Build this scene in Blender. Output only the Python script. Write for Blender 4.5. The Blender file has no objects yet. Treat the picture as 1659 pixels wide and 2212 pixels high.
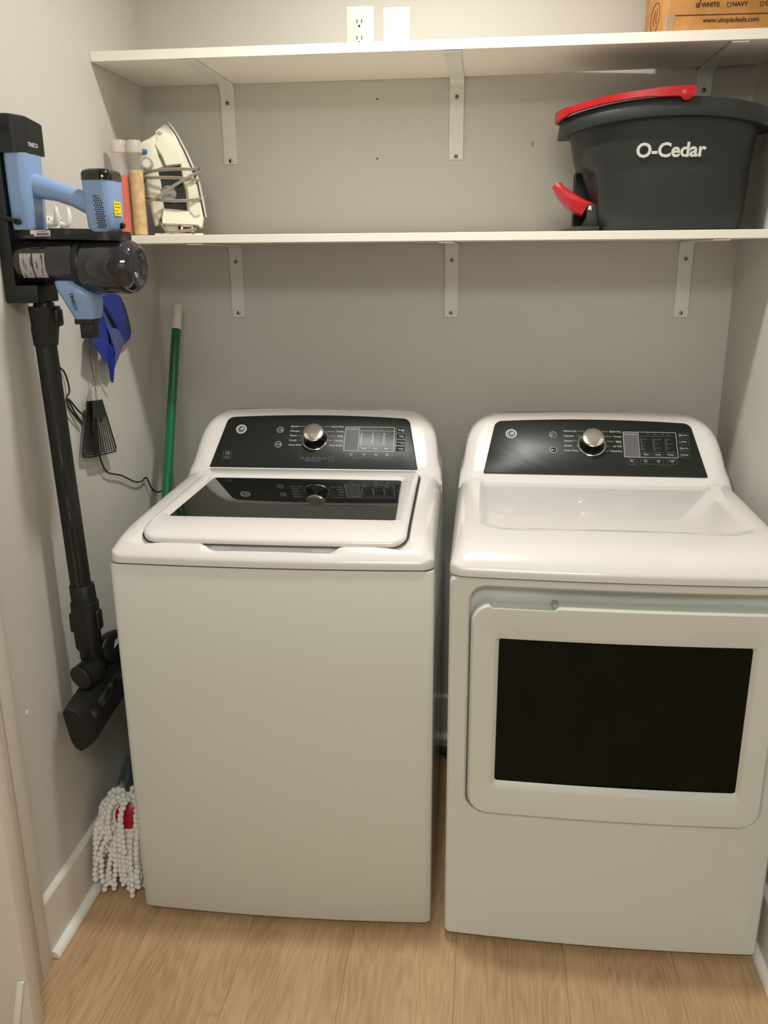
import bpy, bmesh, math, random
from mathutils import Vector, Matrix
random.seed(7)
PI = math.pi
sc = bpy.context.scene
COL = sc.collection
# ------------------------------------------------------------------ camera
CAM = Vector((0.94022, -2.46749, 1.50969))
YAW, PITCH, ROLL, FPX = 0.11658, 0.29391, -0.0076, 1849.2
_f = Vector((-math.sin(YAW)*math.cos(PITCH), math.cos(YAW)*math.cos(PITCH), -math.sin(PITCH)))
_r = Vector((math.cos(YAW), math.sin(YAW), 0)); _u = _r.cross(_f)
CR = _r*math.cos(ROLL)+_u*math.sin(ROLL); CU = -_r*math.sin(ROLL)+_u*math.cos(ROLL); CF = _f
cd = bpy.data.cameras.new('camera'); cam = bpy.data.objects.new('camera', cd); COL.objects.link(cam)
cd.sensor_fit = 'HORIZONTAL'; cd.sensor_width = 36; cd.lens = FPX/1659*36; cd.clip_start = .02
M = Matrix((CR, CU, -CF)).transposed().to_4x4(); M.translation = CAM; cam.matrix_world = M
sc.camera = cam
def at(u, v, ax, val):
    """a point of the photograph brought to its real place on the plane axis = value"""
    d = CF+CR*((u-829.5)/FPX)-CU*((v-1106)/FPX)
    return CAM+d*((val-CAM[ax])/d[ax])
# ------------------------------------------------------------------ world, lights, exposure
w = bpy.data.worlds.new('world'); sc.world = w; w.use_nodes = True
w.node_tree.nodes['Background'].inputs[0].default_value = (1, .95, .9, 1)
w.node_tree.nodes['Background'].inputs[1].default_value = .05
def area(name, loc, size, power, colr, rot=(0, 0, 0), shape='DISK'):
    l = bpy.data.lights.new(name, 'AREA'); l.shape = shape; l.size = size; l.energy = power; l.color = colr
    o = bpy.data.objects.new(name, l); COL.objects.link(o); o.location = loc; o.rotation_euler = rot
    return o
_l = area('closet_lamp', (.80, -.75, 2.552), .11, 13.6, (1, .985, .925)); _l.data.spread = math.radians(150)
area('hall_lamp', (1.00, -3.3, 2.552), 1.1, 46, (.97, 1, .94))
sc.view_settings.view_transform = 'Standard'; sc.view_settings.look = 'None'
sc.view_settings.gamma = 1; sc.view_settings.use_curve_mapping = False
sc.view_settings.exposure = 0.10

# ------------------------------------------------------------------ materials
def lin(c):
    return tuple(((x/255)/12.92 if x/255 <= .04045 else ((x/255+.055)/1.055)**2.4) for x in c)
def mat(name, rgb, rough=.5, metal=0, coat=0, alpha=1, trans=0, ior=1.5, spec=.5, bump=None, emit=None):
    m = bpy.data.materials.new(name); m.use_nodes = True; nt = m.node_tree; b = nt.nodes['Principled BSDF']
    b.inputs['Base Color'].default_value = (*lin(rgb), 1); b.inputs['Roughness'].default_value = rough
    b.inputs['Metallic'].default_value = metal; b.inputs['Coat Weight'].default_value = coat
    b.inputs['Coat Roughness'].default_value = .03
    b.inputs['Alpha'].default_value = alpha; b.inputs['Transmission Weight'].default_value = trans
    b.inputs['IOR'].default_value = ior; b.inputs['Specular IOR Level'].default_value = spec
    if bump:
        sc_, st = bump
        tc = nt.nodes.new('ShaderNodeTexCoord'); n = nt.nodes.new('ShaderNodeTexNoise'); n.inputs['Scale'].default_value = sc_
        n.inputs['Detail'].default_value = 4
        nt.links.new(tc.outputs['Object'], n.inputs['Vector'])
        bp = nt.nodes.new('ShaderNodeBump'); bp.inputs['Strength'].default_value = st; bp.inputs['Distance'].default_value = .002
        nt.links.new(n.outputs['Fac'], bp.inputs['Height']); nt.links.new(bp.outputs['Normal'], b.inputs['Normal'])
    return m
def noise_color(m, a, b_, scale, lo=.35, hi=.65, stretch=(1, 1, 1)):
    nt = m.node_tree; b = nt.nodes['Principled BSDF']
    tc = nt.nodes.new('ShaderNodeTexCoord'); mp = nt.nodes.new('ShaderNodeMapping'); mp.inputs['Scale'].default_value = stretch
    n = nt.nodes.new('ShaderNodeTexNoise'); n.inputs['Scale'].default_value = scale; n.inputs['Detail'].default_value = 5
    r = nt.nodes.new('ShaderNodeValToRGB'); r.color_ramp.elements[0].position = lo; r.color_ramp.elements[1].position = hi
    r.color_ramp.elements[0].color = (*lin(a), 1); r.color_ramp.elements[1].color = (*lin(b_), 1)
    nt.links.new(tc.outputs['Object'], mp.inputs[0]); nt.links.new(mp.outputs[0], n.inputs['Vector'])
    nt.links.new(n.outputs['Fac'], r.inputs[0]); nt.links.new(r.outputs[0], b.inputs['Base Color'])
    return m
WALL = mat('wall_paint', (201, 197, 189), .62, bump=(260, .25))
CEIL = mat('ceiling_paint', (236, 232, 226), .8)
TRIM = mat('trim_paint', (220, 214, 204), .38, bump=(60, .05))
SHOE = mat('shoe_paint', (236, 233, 226), .4)
SHELF = mat('shelf_melamine', (238, 232, 220), .42)
BRACK = mat('bracket_white_steel', (222, 219, 212), .33)
STEEL = mat('screw_steel', (150, 146, 138), .3, metal=1)
WHITE = mat('appliance_enamel', (224, 219, 216), .2, coat=.5, bump=(900, .03))
WHITE2 = mat('appliance_cabinet', (212, 213, 206), .28, coat=.3, bump=(900, .04))
GREY = mat('appliance_grey_plastic', (168, 168, 166), .4)
BLK = mat('black_plastic', (18, 19, 20), .42)
BLKM = mat('black_matte_plastic', (19, 20, 20), .5)
BLKG = mat('black_gloss_plastic', (10, 10, 12), .08, coat=.6)
PANEL = mat('control_panel', (29, 32, 29), .36, coat=0, spec=.32)
LCD = mat('display_window', (96, 96, 98), .25)
INK = mat('white_print', (214, 214, 210), .5)
INKD = mat('grey_print', (120, 121, 122), .5)
INKB = mat('blue_print', (98, 128, 170), .5)
CHROME = mat('chrome', (240, 240, 238), .12, metal=1)
SILV = mat('badge_silver', (205, 204, 200), .3)
GLASSB = mat('dark_glass', (15, 18, 18), .03, ior=1.55, coat=.3)
GLASSD = mat('dark_door_glass', (7, 13, 10), .05, ior=1.45, spec=.2)
VBLUE = mat('vacuum_blue', (134, 162, 206), .30, coat=.3)
BIN = mat('bin_smoked', (42, 40, 44), .10, coat=.5)
noise_color(BIN, (30, 29, 32), (82, 74, 76), 9, .45, .78)
BINC = mat('bin_clear_smoked', (40, 40, 46), .07, coat=.6, alpha=.965)
YEL = mat('yellow_sticker', (244, 220, 10), .5)
LAB = mat('white_label', (214, 211, 206), .5)
LABG = mat('worn_label', (150, 148, 148), .55); noise_color(LABG, (78, 70, 72), (170, 168, 168), 70, .40, .45, (3.5, 1, .5))
CBLUE = mat('dustpan_blue', (28, 50, 140), .38)
CBLUE2 = mat('dustpan_blue_face', (84, 98, 158), .42)
WIRE = mat('twisted_wire', (120, 116, 108), .35, metal=.8)
GREEN = mat('broom_green_handle', (0, 96, 58), .25, coat=.3)
GRIP = mat('white_grip', (216, 210, 200), .5)
BRIST = mat('broom_bristle', (84, 98, 98), .6)
RED = mat('red_plastic', (178, 8, 24), .32, coat=.15)
DRED = mat('dark_red_plastic', (160, 14, 36), .35)
BUCK = mat('bucket_charcoal', (33, 37, 36), .45, bump=(400, .12))
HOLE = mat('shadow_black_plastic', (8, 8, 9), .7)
YARN = mat('mop_microfibre', (232, 226, 220), .95, bump=(500, .8))
IRON = mat('iron_cream_plastic', (222, 218, 196), .38)
IRONG = mat('iron_grey_dial', (158, 154, 146), .4)
TANK = mat('iron_dark_tank', (40, 44, 44), .2)
SOLE = mat('iron_soleplate', (188, 186, 186), .22, metal=.9)
CORD = mat('iron_cord', (148, 138, 126), .55)
IBLU = mat('iron_blue_button', (40, 98, 160), .35)
ORANGE = mat('orange_contents', (214, 70, 34), .5)
TAN = mat('tan_contents', (212, 172, 104), .6); noise_color(TAN, (196, 152, 86), (226, 190, 122), 60)
CLEAR = mat('clear_plastic', (232, 222, 214), .12, alpha=.14)
CAPM = mat('frosted_cap', (226, 214, 204), .35, alpha=.5)
CARD = mat('cardboard', (192, 138, 76), .75, bump=(160, .2)); noise_color(CARD, (186, 130, 70), (200, 146, 84), 25)
TAPE = mat('packing_tape', (196, 168, 134), .25, alpha=.7)
PRINT = mat('box_print', (70, 46, 26), .7)
DUST = mat('dusty_black', (30, 30, 30), .5); noise_color(DUST, (16, 16, 17), (90, 86, 80), 45, .5, .75)
RUB = mat('hose_rubber', (70, 72, 76), .3)
FIXT = mat('fixture_white', (240, 238, 232), .5)

FL = mat('oak_floor', (190, 150, 105), .42, bump=None)
def floor_nodes(m):
    nt = m.node_tree; b = nt.nodes['Principled BSDF']; N = nt.nodes.new; L = nt.links.new
    tc = N('ShaderNodeTexCoord'); sep = N('ShaderNodeSeparateXYZ'); L(tc.outputs['Object'], sep.inputs[0])
    # plank index from x (boards 0.24 m wide, seams at 0.43+k*0.24)
    a = N('ShaderNodeMath'); a.operation = 'SUBTRACT'; a.inputs[1].default_value = .431; L(sep.outputs['X'], a.inputs[0])
    d = N('ShaderNodeMath'); d.operation = 'DIVIDE'; d.inputs[1].default_value = .24; L(a.outputs[0], d.inputs[0])
    fl = N('ShaderNodeMath'); fl.operation = 'FLOOR'; L(d.outputs[0], fl.inputs[0])
    fr = N('ShaderNodeMath'); fr.operation = 'FRACT'; L(d.outputs[0], fr.inputs[0])
    # per plank offset
    off = N('ShaderNodeMath'); off.operation = 'MULTIPLY'; off.inputs[1].default_value = 3.71; L(fl.outputs[0], off.inputs[0])
    yo = N('ShaderNodeMath'); yo.operation = 'ADD'; L(sep.outputs['Y'], yo.inputs[0]); L(off.outputs[0], yo.inputs[1])
    com = N('ShaderNodeCombineXYZ'); L(sep.outputs['X'], com.inputs[0]); L(yo.outputs[0], com.inputs[1]); L(off.outputs[0], com.inputs[2])
    # cathedral grain: rings of a slowly warped cylinder
    mp = N('ShaderNodeMapping'); mp.inputs['Scale'].default_value = (5.5, .85, 1); L(com.outputs[0], mp.inputs[0])
    n1 = N('ShaderNodeTexNoise'); n1.inputs['Scale'].default_value = 1.3; n1.inputs['Detail'].default_value = 2.5; n1.inputs['Roughness'].default_value = .45
    L(mp.outputs[0], n1.inputs['Vector'])
    mul = N('ShaderNodeMath'); mul.operation = 'MULTIPLY'; mul.inputs[1].default_value = 150; L(n1.outputs['Fac'], mul.inputs[0])
    si = N('ShaderNodeMath'); si.operation = 'SINE'; L(mul.outputs[0], si.inputs[0])
    # fine pores
    mp2 = N('ShaderNodeMapping'); mp2.inputs['Scale'].default_value = (420, 12, 1); L(com.outputs[0], mp2.inputs[0])
    n2 = N('ShaderNodeTexNoise'); n2.inputs['Scale'].default_value = 1; n2.inputs['Detail'].default_value = 4; L(mp2.outputs[0], n2.inputs['Vector'])
    mp3 = N('ShaderNodeMapping'); mp3.inputs['Scale'].default_value = (9, 2.8, 1); L(com.outputs[0], mp3.inputs[0])
    n3 = N('ShaderNodeTexNoise'); n3.inputs['Scale'].default_value = 1; n3.inputs['Detail'].default_value = 3; L(mp3.outputs[0], n3.inputs['Vector'])
    def mr(src, lo, hi, a0, a1):
        q = N('ShaderNodeMapRange'); q.inputs[1].default_value = lo; q.inputs[2].default_value = hi; q.inputs[3].default_value = a0; q.inputs[4].default_value = a1
        L(src, q.inputs[0]); return q.outputs[0]
    g1 = mr(si.outputs[0], -1, 1, -.07, .07); g2 = mr(n2.outputs['Fac'], .3, .7, -.20, .20); g3 = mr(n3.outputs['Fac'], .3, .7, -.16, .16)
    s1 = N('ShaderNodeMath'); L(g1, s1.inputs[0]); L(g2, s1.inputs[1])
    s2 = N('ShaderNodeMath'); L(s1.outputs[0], s2.inputs[0]); L(g3, s2.inputs[1])
    s3 = N('ShaderNodeMath'); s3.inputs[1].default_value = .5; L(s2.outputs[0], s3.inputs[0])
    r = N('ShaderNodeValToRGB'); e = r.color_ramp.elements
    e[0].position = .05; e[0].color = (*lin((146, 118, 88)), 1); e[1].position = .95; e[1].color = (*lin((204, 172, 136)), 1)
    k = e.new(.5); k.color = (*lin((182, 148, 112)), 1)
    L(s3.outputs[0], r.inputs[0])
    # seams
    c1 = N('ShaderNodeMath'); c1.operation = 'LESS_THAN'; c1.inputs[1].default_value = .010; L(fr.outputs[0], c1.inputs[0])
    mx = N('ShaderNodeMix'); mx.data_type = 'RGBA'; L(c1.outputs[0], mx.inputs[0]); L(r.outputs[0], mx.inputs[6]); mx.inputs[7].default_value = (*lin((150, 126, 92)), 1)
    L(mx.outputs[2], b.inputs['Base Color'])
    bp = N('ShaderNodeBump'); bp.inputs['Strength'].default_value = .15; bp.inputs['Distance'].default_value = .001
    L(n2.outputs['Fac'], bp.inputs['Height']); L(bp.outputs['Normal'], b.inputs['Normal'])
floor_nodes(FL)

# ------------------------------------------------------------------ mesh helpers
class MB:
    def __init__(s): s.bm = bmesh.new()
    def face(s, pts):
        return s.bm.faces.new([s.bm.verts.new(Vector(p)) for p in pts])
    def loft(s, rings, cap0=True, cap1=True, closed=True):
        R = [[s.bm.verts.new(Vector(p)) for p in r] for r in rings]
        n = len(R[0])
        for a, b in zip(R, R[1:]):
            for i in range(n if closed else n-1):
                j = (i+1) % n
                s.bm.faces.new((a[i], a[j], b[j], b[i]))
        if cap0: s.bm.faces.new(list(reversed(R[0])))
        if cap1: s.bm.faces.new(R[-1])
        return s
    def box(s, lo, hi, bev=0, seg=2):
        t = bmesh.new(); bmesh.ops.create_cube(t, size=1)
        lo = Vector(lo); hi = Vector(hi); c = (lo+hi)/2; d = hi-lo
        for v in t.verts: v.co = Vector((v.co.x*d.x+c.x, v.co.y*d.y+c.y, v.co.z*d.z+c.z))
        if bev: bmesh.ops.bevel(t, geom=t.edges[:], offset=min(bev, min(d)*.45), segments=seg, profile=.5, affect='EDGES')
        s.merge(t); return s
    def merge(s, t, mtx=None):
        if mtx is not None: bmesh.ops.transform(t, matrix=mtx, verts=t.verts)
        me = bpy.data.meshes.new('t'); t.to_mesh(me); t.free(); s.bm.from_mesh(me); bpy.data.meshes.remove(me); return s
    def tube(s, pts, r, n=10, cap=True):
        pts = [Vector(p) for p in pts]; rr = r if isinstance(r, (list, tuple)) else [r]*len(pts)
        T = []
        for i in range(len(pts)):
            a = pts[max(i-1, 0)]; b = pts[min(i+1, len(pts)-1)]; T.append((b-a).normalized())
        up = Vector((0, 0, 1)) if abs(T[0].z) < .9 else Vector((1, 0, 0))
        nrm = (up-T[0]*up.dot(T[0])).normalized(); rings = []
        for i, p in enumerate(pts):
            nrm = (nrm-T[i]*nrm.dot(T[i])).normalized(); bi = T[i].cross(nrm)
            rings.append([p+(nrm*math.cos(2*PI*k/n)+bi*math.sin(2*PI*k/n))*rr[i] for k in range(n)])
        return s.loft(rings, cap, cap)
    def lathe(s, prof, origin, axis, n=40, cap0=True, cap1=True):
        """prof: (radius, height along axis)"""
        ax = Vector(axis).normalized(); o = Vector(origin)
        a = ax.orthogonal().normalized(); b = ax.cross(a)
        rings = [[o+ax*h+(a*math.cos(2*PI*k/n)+b*math.sin(2*PI*k/n))*max(r, 1e-5) for k in range(n)] for r, h in prof]
        return s.loft(rings, cap0, cap1)
    def prism(s, pts, vec, bev=0, seg=2):
        t = bmesh.new(); pts = [Vector(p) for p in pts]; vec = Vector(vec)
        a = [t.verts.new(p) for p in pts]; b = [t.verts.new(p+vec) for p in pts]
        t.faces.new(a); t.faces.new(list(reversed(b)))
        n = len(a)
        for i in range(n): t.faces.new((a[(i+1) % n], a[i], b[i], b[(i+1) % n]))
        bmesh.ops.recalc_face_normals(t, faces=t.faces)
        if bev:
            fs = set(t.faces[:2]); ed = [e for e in t.edges if any(f in fs for f in e.link_faces)]
            bmesh.ops.bevel(t, geom=ed, offset=bev, segments=seg, profile=.5, affect='EDGES')
        return s.merge(t)
    def build(s, name, m, parent=None, smooth=35):
        bmesh.ops.recalc_face_normals(s.bm, faces=s.bm.faces)
        root = parent
        off = Vector((0, 0, 0))
        if parent is not None:
            while root.parent is not None: root = root.parent
            off = ROOT.get(root.name, Vector((0, 0, 0)))
        me = bpy.data.meshes.new(name)
        bmesh.ops.translate(s.bm, vec=-off, verts=s.bm.verts)
        s.bm.to_mesh(me); s.bm.free()
        me.materials.append(m)
        if smooth: me.shade_smooth(); me.set_sharp_from_angle(angle=math.radians(smooth))
        o = bpy.data.objects.new(name, me); COL.objects.link(o)
        if parent is not None: o.parent = parent
        return o
ROOT = {}
def thing(name, label, cat, loc, group=None):
    o = bpy.data.objects.new(name, None); COL.objects.link(o); o.empty_display_size = .05
    o.location = loc; ROOT[o.name] = Vector(loc); o['label'] = label; o['category'] = cat
    if group: o['group'] = group
    return o
def tag(o, label, cat, group=None, kind=None):
    o['label'] = label; o['category'] = cat
    if group: o['group'] = group
    if kind: o['kind'] = kind
    return o
def struct(o): o['kind'] = 'structure'; return o
def copy_tree(o, loc, label):
    def rec(x, p):
        c = x.copy(); COL.objects.link(c)
        if p is not None: c.parent = p
        for ch in [k for k in ALLCH(x)]: rec(ch, c)
        return c
    def ALLCH(x): return [k for k in bpy.data.objects if k.parent == x]
    c = rec(o, None); c.location = loc; c['label'] = label; return c
def rpoly(corners, radii, ne=8, na=6):
    """rounded polygon outline with the same number of points for every call; corners as 2-d tuples"""
    out = []; n = len(corners)
    if not isinstance(radii, (list, tuple)): radii = [radii]*n
    arcs = []
    for i in range(n):
        p = Vector(corners[i]); a = (Vector(corners[i-1])-p); b = (Vector(corners[(i+1) % n])-p)
        r = max(radii[i], 1e-4); la, lb = a.length, b.length; a.normalize(); b.normalize()
        ang = a.angle(b); t = min(r/math.tan(ang/2), la*.49, lb*.49); r = t*math.tan(ang/2)
        c = p+(a+b).normalized()*(r/math.sin(ang/2))
        p0 = p+a*t; p1 = p+b*t; v0 = p0-c; v1 = p1-c
        th = v0.angle(v1) if v0.length > 1e-9 and v1.length > 1e-9 else 0
        pts = []
        for k in range(na+1):
            f = k/na
            if th < 1e-6: q = v0.lerp(v1, f)
            else: q = v0*(math.sin((1-f)*th)/math.sin(th))+v1*(math.sin(f*th)/math.sin(th))
            pts.append(c+q)
        arcs.append(pts)
    for i in range(n):
        out += arcs[i]; a = arcs[i][-1]; b = arcs[(i+1) % n][0]
        for k in range(1, ne): out.append(a.lerp(b, k/ne))
    return out
def rrect(x0, x1, y0, y1, r, ne=8, na=6):
    return rpoly([(x0, y0), (x1, y0), (x1, y1), (x0, y1)], r, ne, na)
def crom(pts, n=8):
    P = [Vector(p) for p in pts]; P = [P[0]*2-P[1]]+P+[P[-1]*2-P[-2]]; out = []
    for i in range(1, len(P)-2):
        a, b, c, d = P[i-1:i+3]
        for k in range(n):
            t = k/n
            out.append(.5*((2*b)+(c-a)*t+(2*a-5*b+4*c-d)*t*t+(3*b-a-3*c+d)*t**3))
    out.append(P[-2]); return out
def add_text(mb, body, origin, X, Y, size, align='CENTER', depth=.0, bold=0, shear=0, track=1):
    cu = bpy.data.curves.new('txt', 'FONT'); cu.body = body; cu.size = size; cu.align_x = align; cu.align_y = 'CENTER'
    cu.offset = bold; cu.shear = shear; cu.space_character = track; cu.resolution_u = 3; cu.extrude = depth
    o = bpy.data.objects.new('txt', cu)
    me = bpy.data.meshes.new_from_object(o); bpy.data.objects.remove(o); bpy.data.curves.remove(cu)
    t = bmesh.new(); t.from_mesh(me); bpy.data.meshes.remove(me)
    X = Vector(X).normalized(); Y = Vector(Y).normalized(); Z = X.cross(Y)
    m = Matrix((X, Y, Z)).transposed().to_4x4(); m.translation = Vector(origin)
    mb.merge(t, m)
def smooth01(t): t = max(0, min(1, t)); return t*t*(3-2*t)

# ------------------------------------------------------------------ the room
RW = 1.5993
def plane_box(name, lo, hi, m): return struct(MB().box(lo, hi).build(name, m, smooth=0))
plane_box('floor', (-1.3, -4.3, -.05), (3.0, .1, 0), FL)
plane_box('ceiling', (-1.3, -4.3, 2.56), (3.0, .1, 2.62), CEIL)
wb = plane_box('wall_back', (-.1, 0, 0), (RW+.1, .1, 2.56), WALL)
plane_box('wall_left', (-.1, -1.034, 0), (0, 0, 2.56), WALL)
plane_box('wall_right', (RW, -1.06, 0), (RW+.1, 0, 2.56), WALL)
plane_box('wall_hall_left', (-1.3, -4.3, 0), (-1.2, -1.17, 2.56), WALL)
plane_box('wall_hall_right', (2.9, -4.3, 0), (3.0, -1.17, 2.56), WALL)
plane_box('wall_hall_rear', (-1.2, -4.3, 0), (2.9, -4.2, 2.56), WALL)
plane_box('wall_partition_left', (-1.2, -1.16, 0), (-.1, -1.034, 2.56), WALL)
plane_box('wall_partition_right', (RW+.06, -1.16, 0), (2.9, -1.06, 2.56), WALL)
plane_box('wall_header', (-.1, -1.16, 2.15), (RW+.06, -1.05, 2.56), WALL)
for px_, py_ in ((815, 214), (815, 343)):
    p = at(px_, py_, 1, 0); MB().lathe([(.0022, -.0006), (.0022, .001)], (p.x, 0, p.z), (0, -1, 0), 10).build('anchor_hole', HOLE, wb)
p = at(1150, 312, 1, 0)
MB().tube([(p.x-.002, -.0006, p.z+.006), (p.x, -.0006, p.z-.006), (p.x+.004, -.0006, p.z+.007)], .0006, 5).build('scuff_mark', PRINT, wb)
p = at(58, 1540, 0, 0); MB().box((0, p.y-.0035, p.z-.006), (.0015, p.y+.0035, p.z+.006), .0006).build('paint_chip', SHOE, bpy.data.objects['wall_left'])
# doorway: stepped jamb and casing, left side
dj = MB()
dj.box((-.1, -1.076, 0), (.0245, -1.034, 2.15), .0015)
dj.box((-.1, -1.165, 0), (.0215, -1.076, 2.15), .001)
dj.build('door_1', TRIM)
d1 = bpy.data.objects['door_1']; struct(d1)
cs = MB(); cs.box((-.10, -1.215, 0), (.080, -1.176, 2.12), .003); cs.box((-.085, -1.221, .12), (-.060, -1.213, 2.05), .003)
cs.build('door_panel', TRIM, d1)
a = at(46, 2120, 1, -1.2165); b = at(35, 2225, 1, -1.2165)
MB().prism([(a.x-.0075, -1.2152, a.z), (a.x+.0075, -1.2152, a.z+.002), (b.x+.0075, -1.2152, b.z), (b.x-.0075, -1.2152, b.z)], (0, -.006, 0), .0025).build('beading', SHOE, d1)
plane_box('trim_1', (RW, -1.17, 0), (RW+.06, -1.06, 2.15), TRIM)

# baseboards: board with a lit top edge, quarter round shoe
def base(name, side):
    m = MB(); s = MB()
    if side == 'left':
        m.prism([(0, -1.03, 0), (.0145, -1.03, 0), (.0145, -1.03, .1455), (.011, -1.03, .150), (0, -1.03, .1525)], (0, 1.03, 0))
        prof = [(.0145, -1.016, .0015)]+[(.0145+.0165*math.cos(k*PI/16), -1.016, .0015+.0175*math.sin(k*PI/16)) for k in range(9)]
        s.prism(prof, (0, 1.0, 0))
    elif side == 'right':
        m.prism([(RW, -1.06, 0), (RW-.0145, -1.06, 0), (RW-.0145, -1.06, .1455), (RW-.011, -1.06, .150), (RW, -1.06, .1525)], (0, 1.06, 0))
        prof = [(RW-.0145, -1.06, .0015)]+[(RW-.0145-.0165*math.cos(k*PI/16), -1.06, .0015+.0175*math.sin(k*PI/16)) for k in range(9)]
        s.prism(prof, (0, 1.04, 0))
    else:
        m.prism([(.015, 0, 0), (.015, -.0145, 0), (.015, -.0145, .1455), (.015, -.011, .150), (.015, 0, .1525)], (RW-.03, 0, 0))
        prof = [(.03, -.0145, .0015)]+[(.03, -.0145-.0165*math.cos(k*PI/16), .0015+.0175*math.sin(k*PI/16)) for k in range(9)]
        s.prism(prof, (RW-.06, 0, 0))
    o = struct(m.build(name, TRIM)); s.build('shoe_molding', SHOE, o)
    return o
bl = base('baseboard_left', 'left'); base('baseboard_right', 'right'); base('baseboard_back', 'back')
for px_, py_ in ((184, 1843), (100+0, 1905)):
    pass
# ------------------------------------------------------------------ ceiling light fittings (above the picture)
def fitting(name, x, y, r, label):
    t = thing(name, label, 'ceiling light', (x, y, 2.56))
    MB().lathe([(r+.004, -.006), (r+.03, -.004), (r+.034, 0), (r+.004, 0)], (x, y, 2.56), (0, 0, 1), 40, False, False).build('trim_ring', FIXT, t)
fitting('ceiling_light', .80, -.75, .06, 'small round recessed ceiling light over the washer and dryer')
fitting('ceiling_light', 1.00, -3.3, .56, 'large round ceiling light panel in the hall behind the camera')

# ------------------------------------------------------------------ shelves
Z1, S1, Z2, S2 = 1.946, .322, 1.5355, .3631
m = MB()
m.prism([(.001, -S1, Z1), (RW-.001, -S1, Z1), (RW-.001, -.052, Z1), (1.30, -.030, Z1), (.80, -.0012, Z1), (.001, -.0012, Z1)], (0, 0, .0215), .0008, 1)
tag(m.build('wall_shelf', SHELF), 'upper long white wall shelf just under the outlet, with the cardboard box on it', 'shelf')
m = MB(); m.box((.001, -S2, Z2), (RW-.001, -.001, Z2+.019), .0008, 1)
tag(m.build('wall_shelf', SHELF), 'lower long white wall shelf carrying the iron and the mop bucket', 'shelf')
# brackets: bent flat steel straps
def bracket(x, zt, depth, label):
    t = thing('shelf_bracket', label, 'shelf bracket', (x, 0, zt), 'white L brackets under the shelves')
    hw, th, L, R = .0188, .0035, .200, .022
    # inner/outer profile in (y,z)
    outer = [(-.0008, zt-L)]+[(-.0008, zt-.006), (-.005, zt-.0008)]+[(-depth, zt-.0008)]
    inner = [(-depth, zt-.0008-th)]
    for k in range(7):
        a = k/6*PI/2
        inner.append((-.0008-th-R+R*math.sin(a), zt-.0008-th-R+R*math.cos(a)))
    inner.append((-.0008-th, zt-L))
    pr = outer+inner
    MB().prism([(x-hw, y, z) for y, z in pr], (2*hw, 0, 0), .0006, 1).build('strap', BRACK, t)
    for dz in (-.047, -.192 if zt > 1.8 else -.188):
        s = MB(); s.lathe([(.0056, 0), (.0052, .0015), (.003, .0026)], (x, -.0043, zt+dz), (0, -1, 0), 16)
        so = s.build('screw', STEEL, t)
        MB().box((x-.0032, -.0075, zt+dz-.0006), (x+.0032, -.0068, zt+dz+.0006)).box((x-.0006, -.0075, zt+dz-.0032), (x+.0006, -.0068, zt+dz+.0032)).build('screw_slot', HOLE, so)
    return t
b1 = bracket(.2355, Z1, .318, 'left bracket of the upper shelf, above the iron')
b2 = bracket(.2345, Z2, .358, 'left bracket of the lower shelf, above the green broom and the washer')
copy_tree(b1, (.852, 0, Z1), 'middle bracket of the upper shelf, right of the wall outlet')
copy_tree(b1, (1.476, 0, Z1), 'right bracket of the upper shelf, partly hidden behind the mop bucket')
copy_tree(b2, (.845, 0, Z2), 'middle bracket of the lower shelf, above the gap between the machines')
copy_tree(b2, (1.469, 0, Z2), 'right bracket of the lower shelf, above the dryer controls')

# ------------------------------------------------------------------ outlet and blank plate
t = thing('wall_outlet', 'white wall outlet in a screwed cover plate above the upper shelf', 'outlet', (.598, 0, 2.06))
def plate(m, x, z, w_, h, th=.006):
    o = rrect(x-w_/2, x+w_/2, z-h/2, z+h/2, .004)
    i = rrect(x-w_/2+.005, x+w_/2-.005, z-h/2+.005, z+h/2-.005, .003)
    m.loft([[(p.x, -.0003, p.y) for p in o], [(p.x, -.002, p.y) for p in o], [(p.x, -th, p.y) for p in i]])
m = MB(); plate(m, .598, 2.060, .073, .117); m.build('cover_plate', FIXT, t)
m = MB(); m.box((.5815, -.0085, 2.026), (.6145, -.0055, 2.094), .0015); rc = m.build('receptacle', SHOE, t)
m = MB()
for zc in (2.079, 2.041):
    m.box((.5905, -.0095, zc-.001), (.5925, -.0082, zc+.008)); m.box((.6025, -.0095, zc-.001), (.6045, -.0082, zc+.008))
    m.lathe([(.0028, 0), (.0028, .001)], (.5975, -.0084, zc-.0075), (0, -1, 0), 12)
m.build('socket_slots', HOLE, rc)
m = MB(); m.lathe([(.003, 0), (.0028, .001), (.0018, .0016)], (.598, -.0055, 2.1085), (0, -1, 0), 14); m.build('screw', SHOE, t)
t = thing('blank_wall_plate', 'plain white blank wall plate right of the outlet above the upper shelf', 'wall plate', (.694, 0, 2.055))
m = MB(); plate(m, .694, 2.055, .069, .117, .005); m.build('plate', FIXT, t)
m = MB(); m.lathe([(.0034, 0), (.0032, .001), (.002, .0018)], (.694, -.0045, 2.098), (0, -1, 0), 14); sr = m.build('screw', FIXT, t)
MB().box((.6936, -.0068, 2.0955), (.6944, -.0062, 2.1005)).build('screw_slot', GREY, sr)

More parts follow.
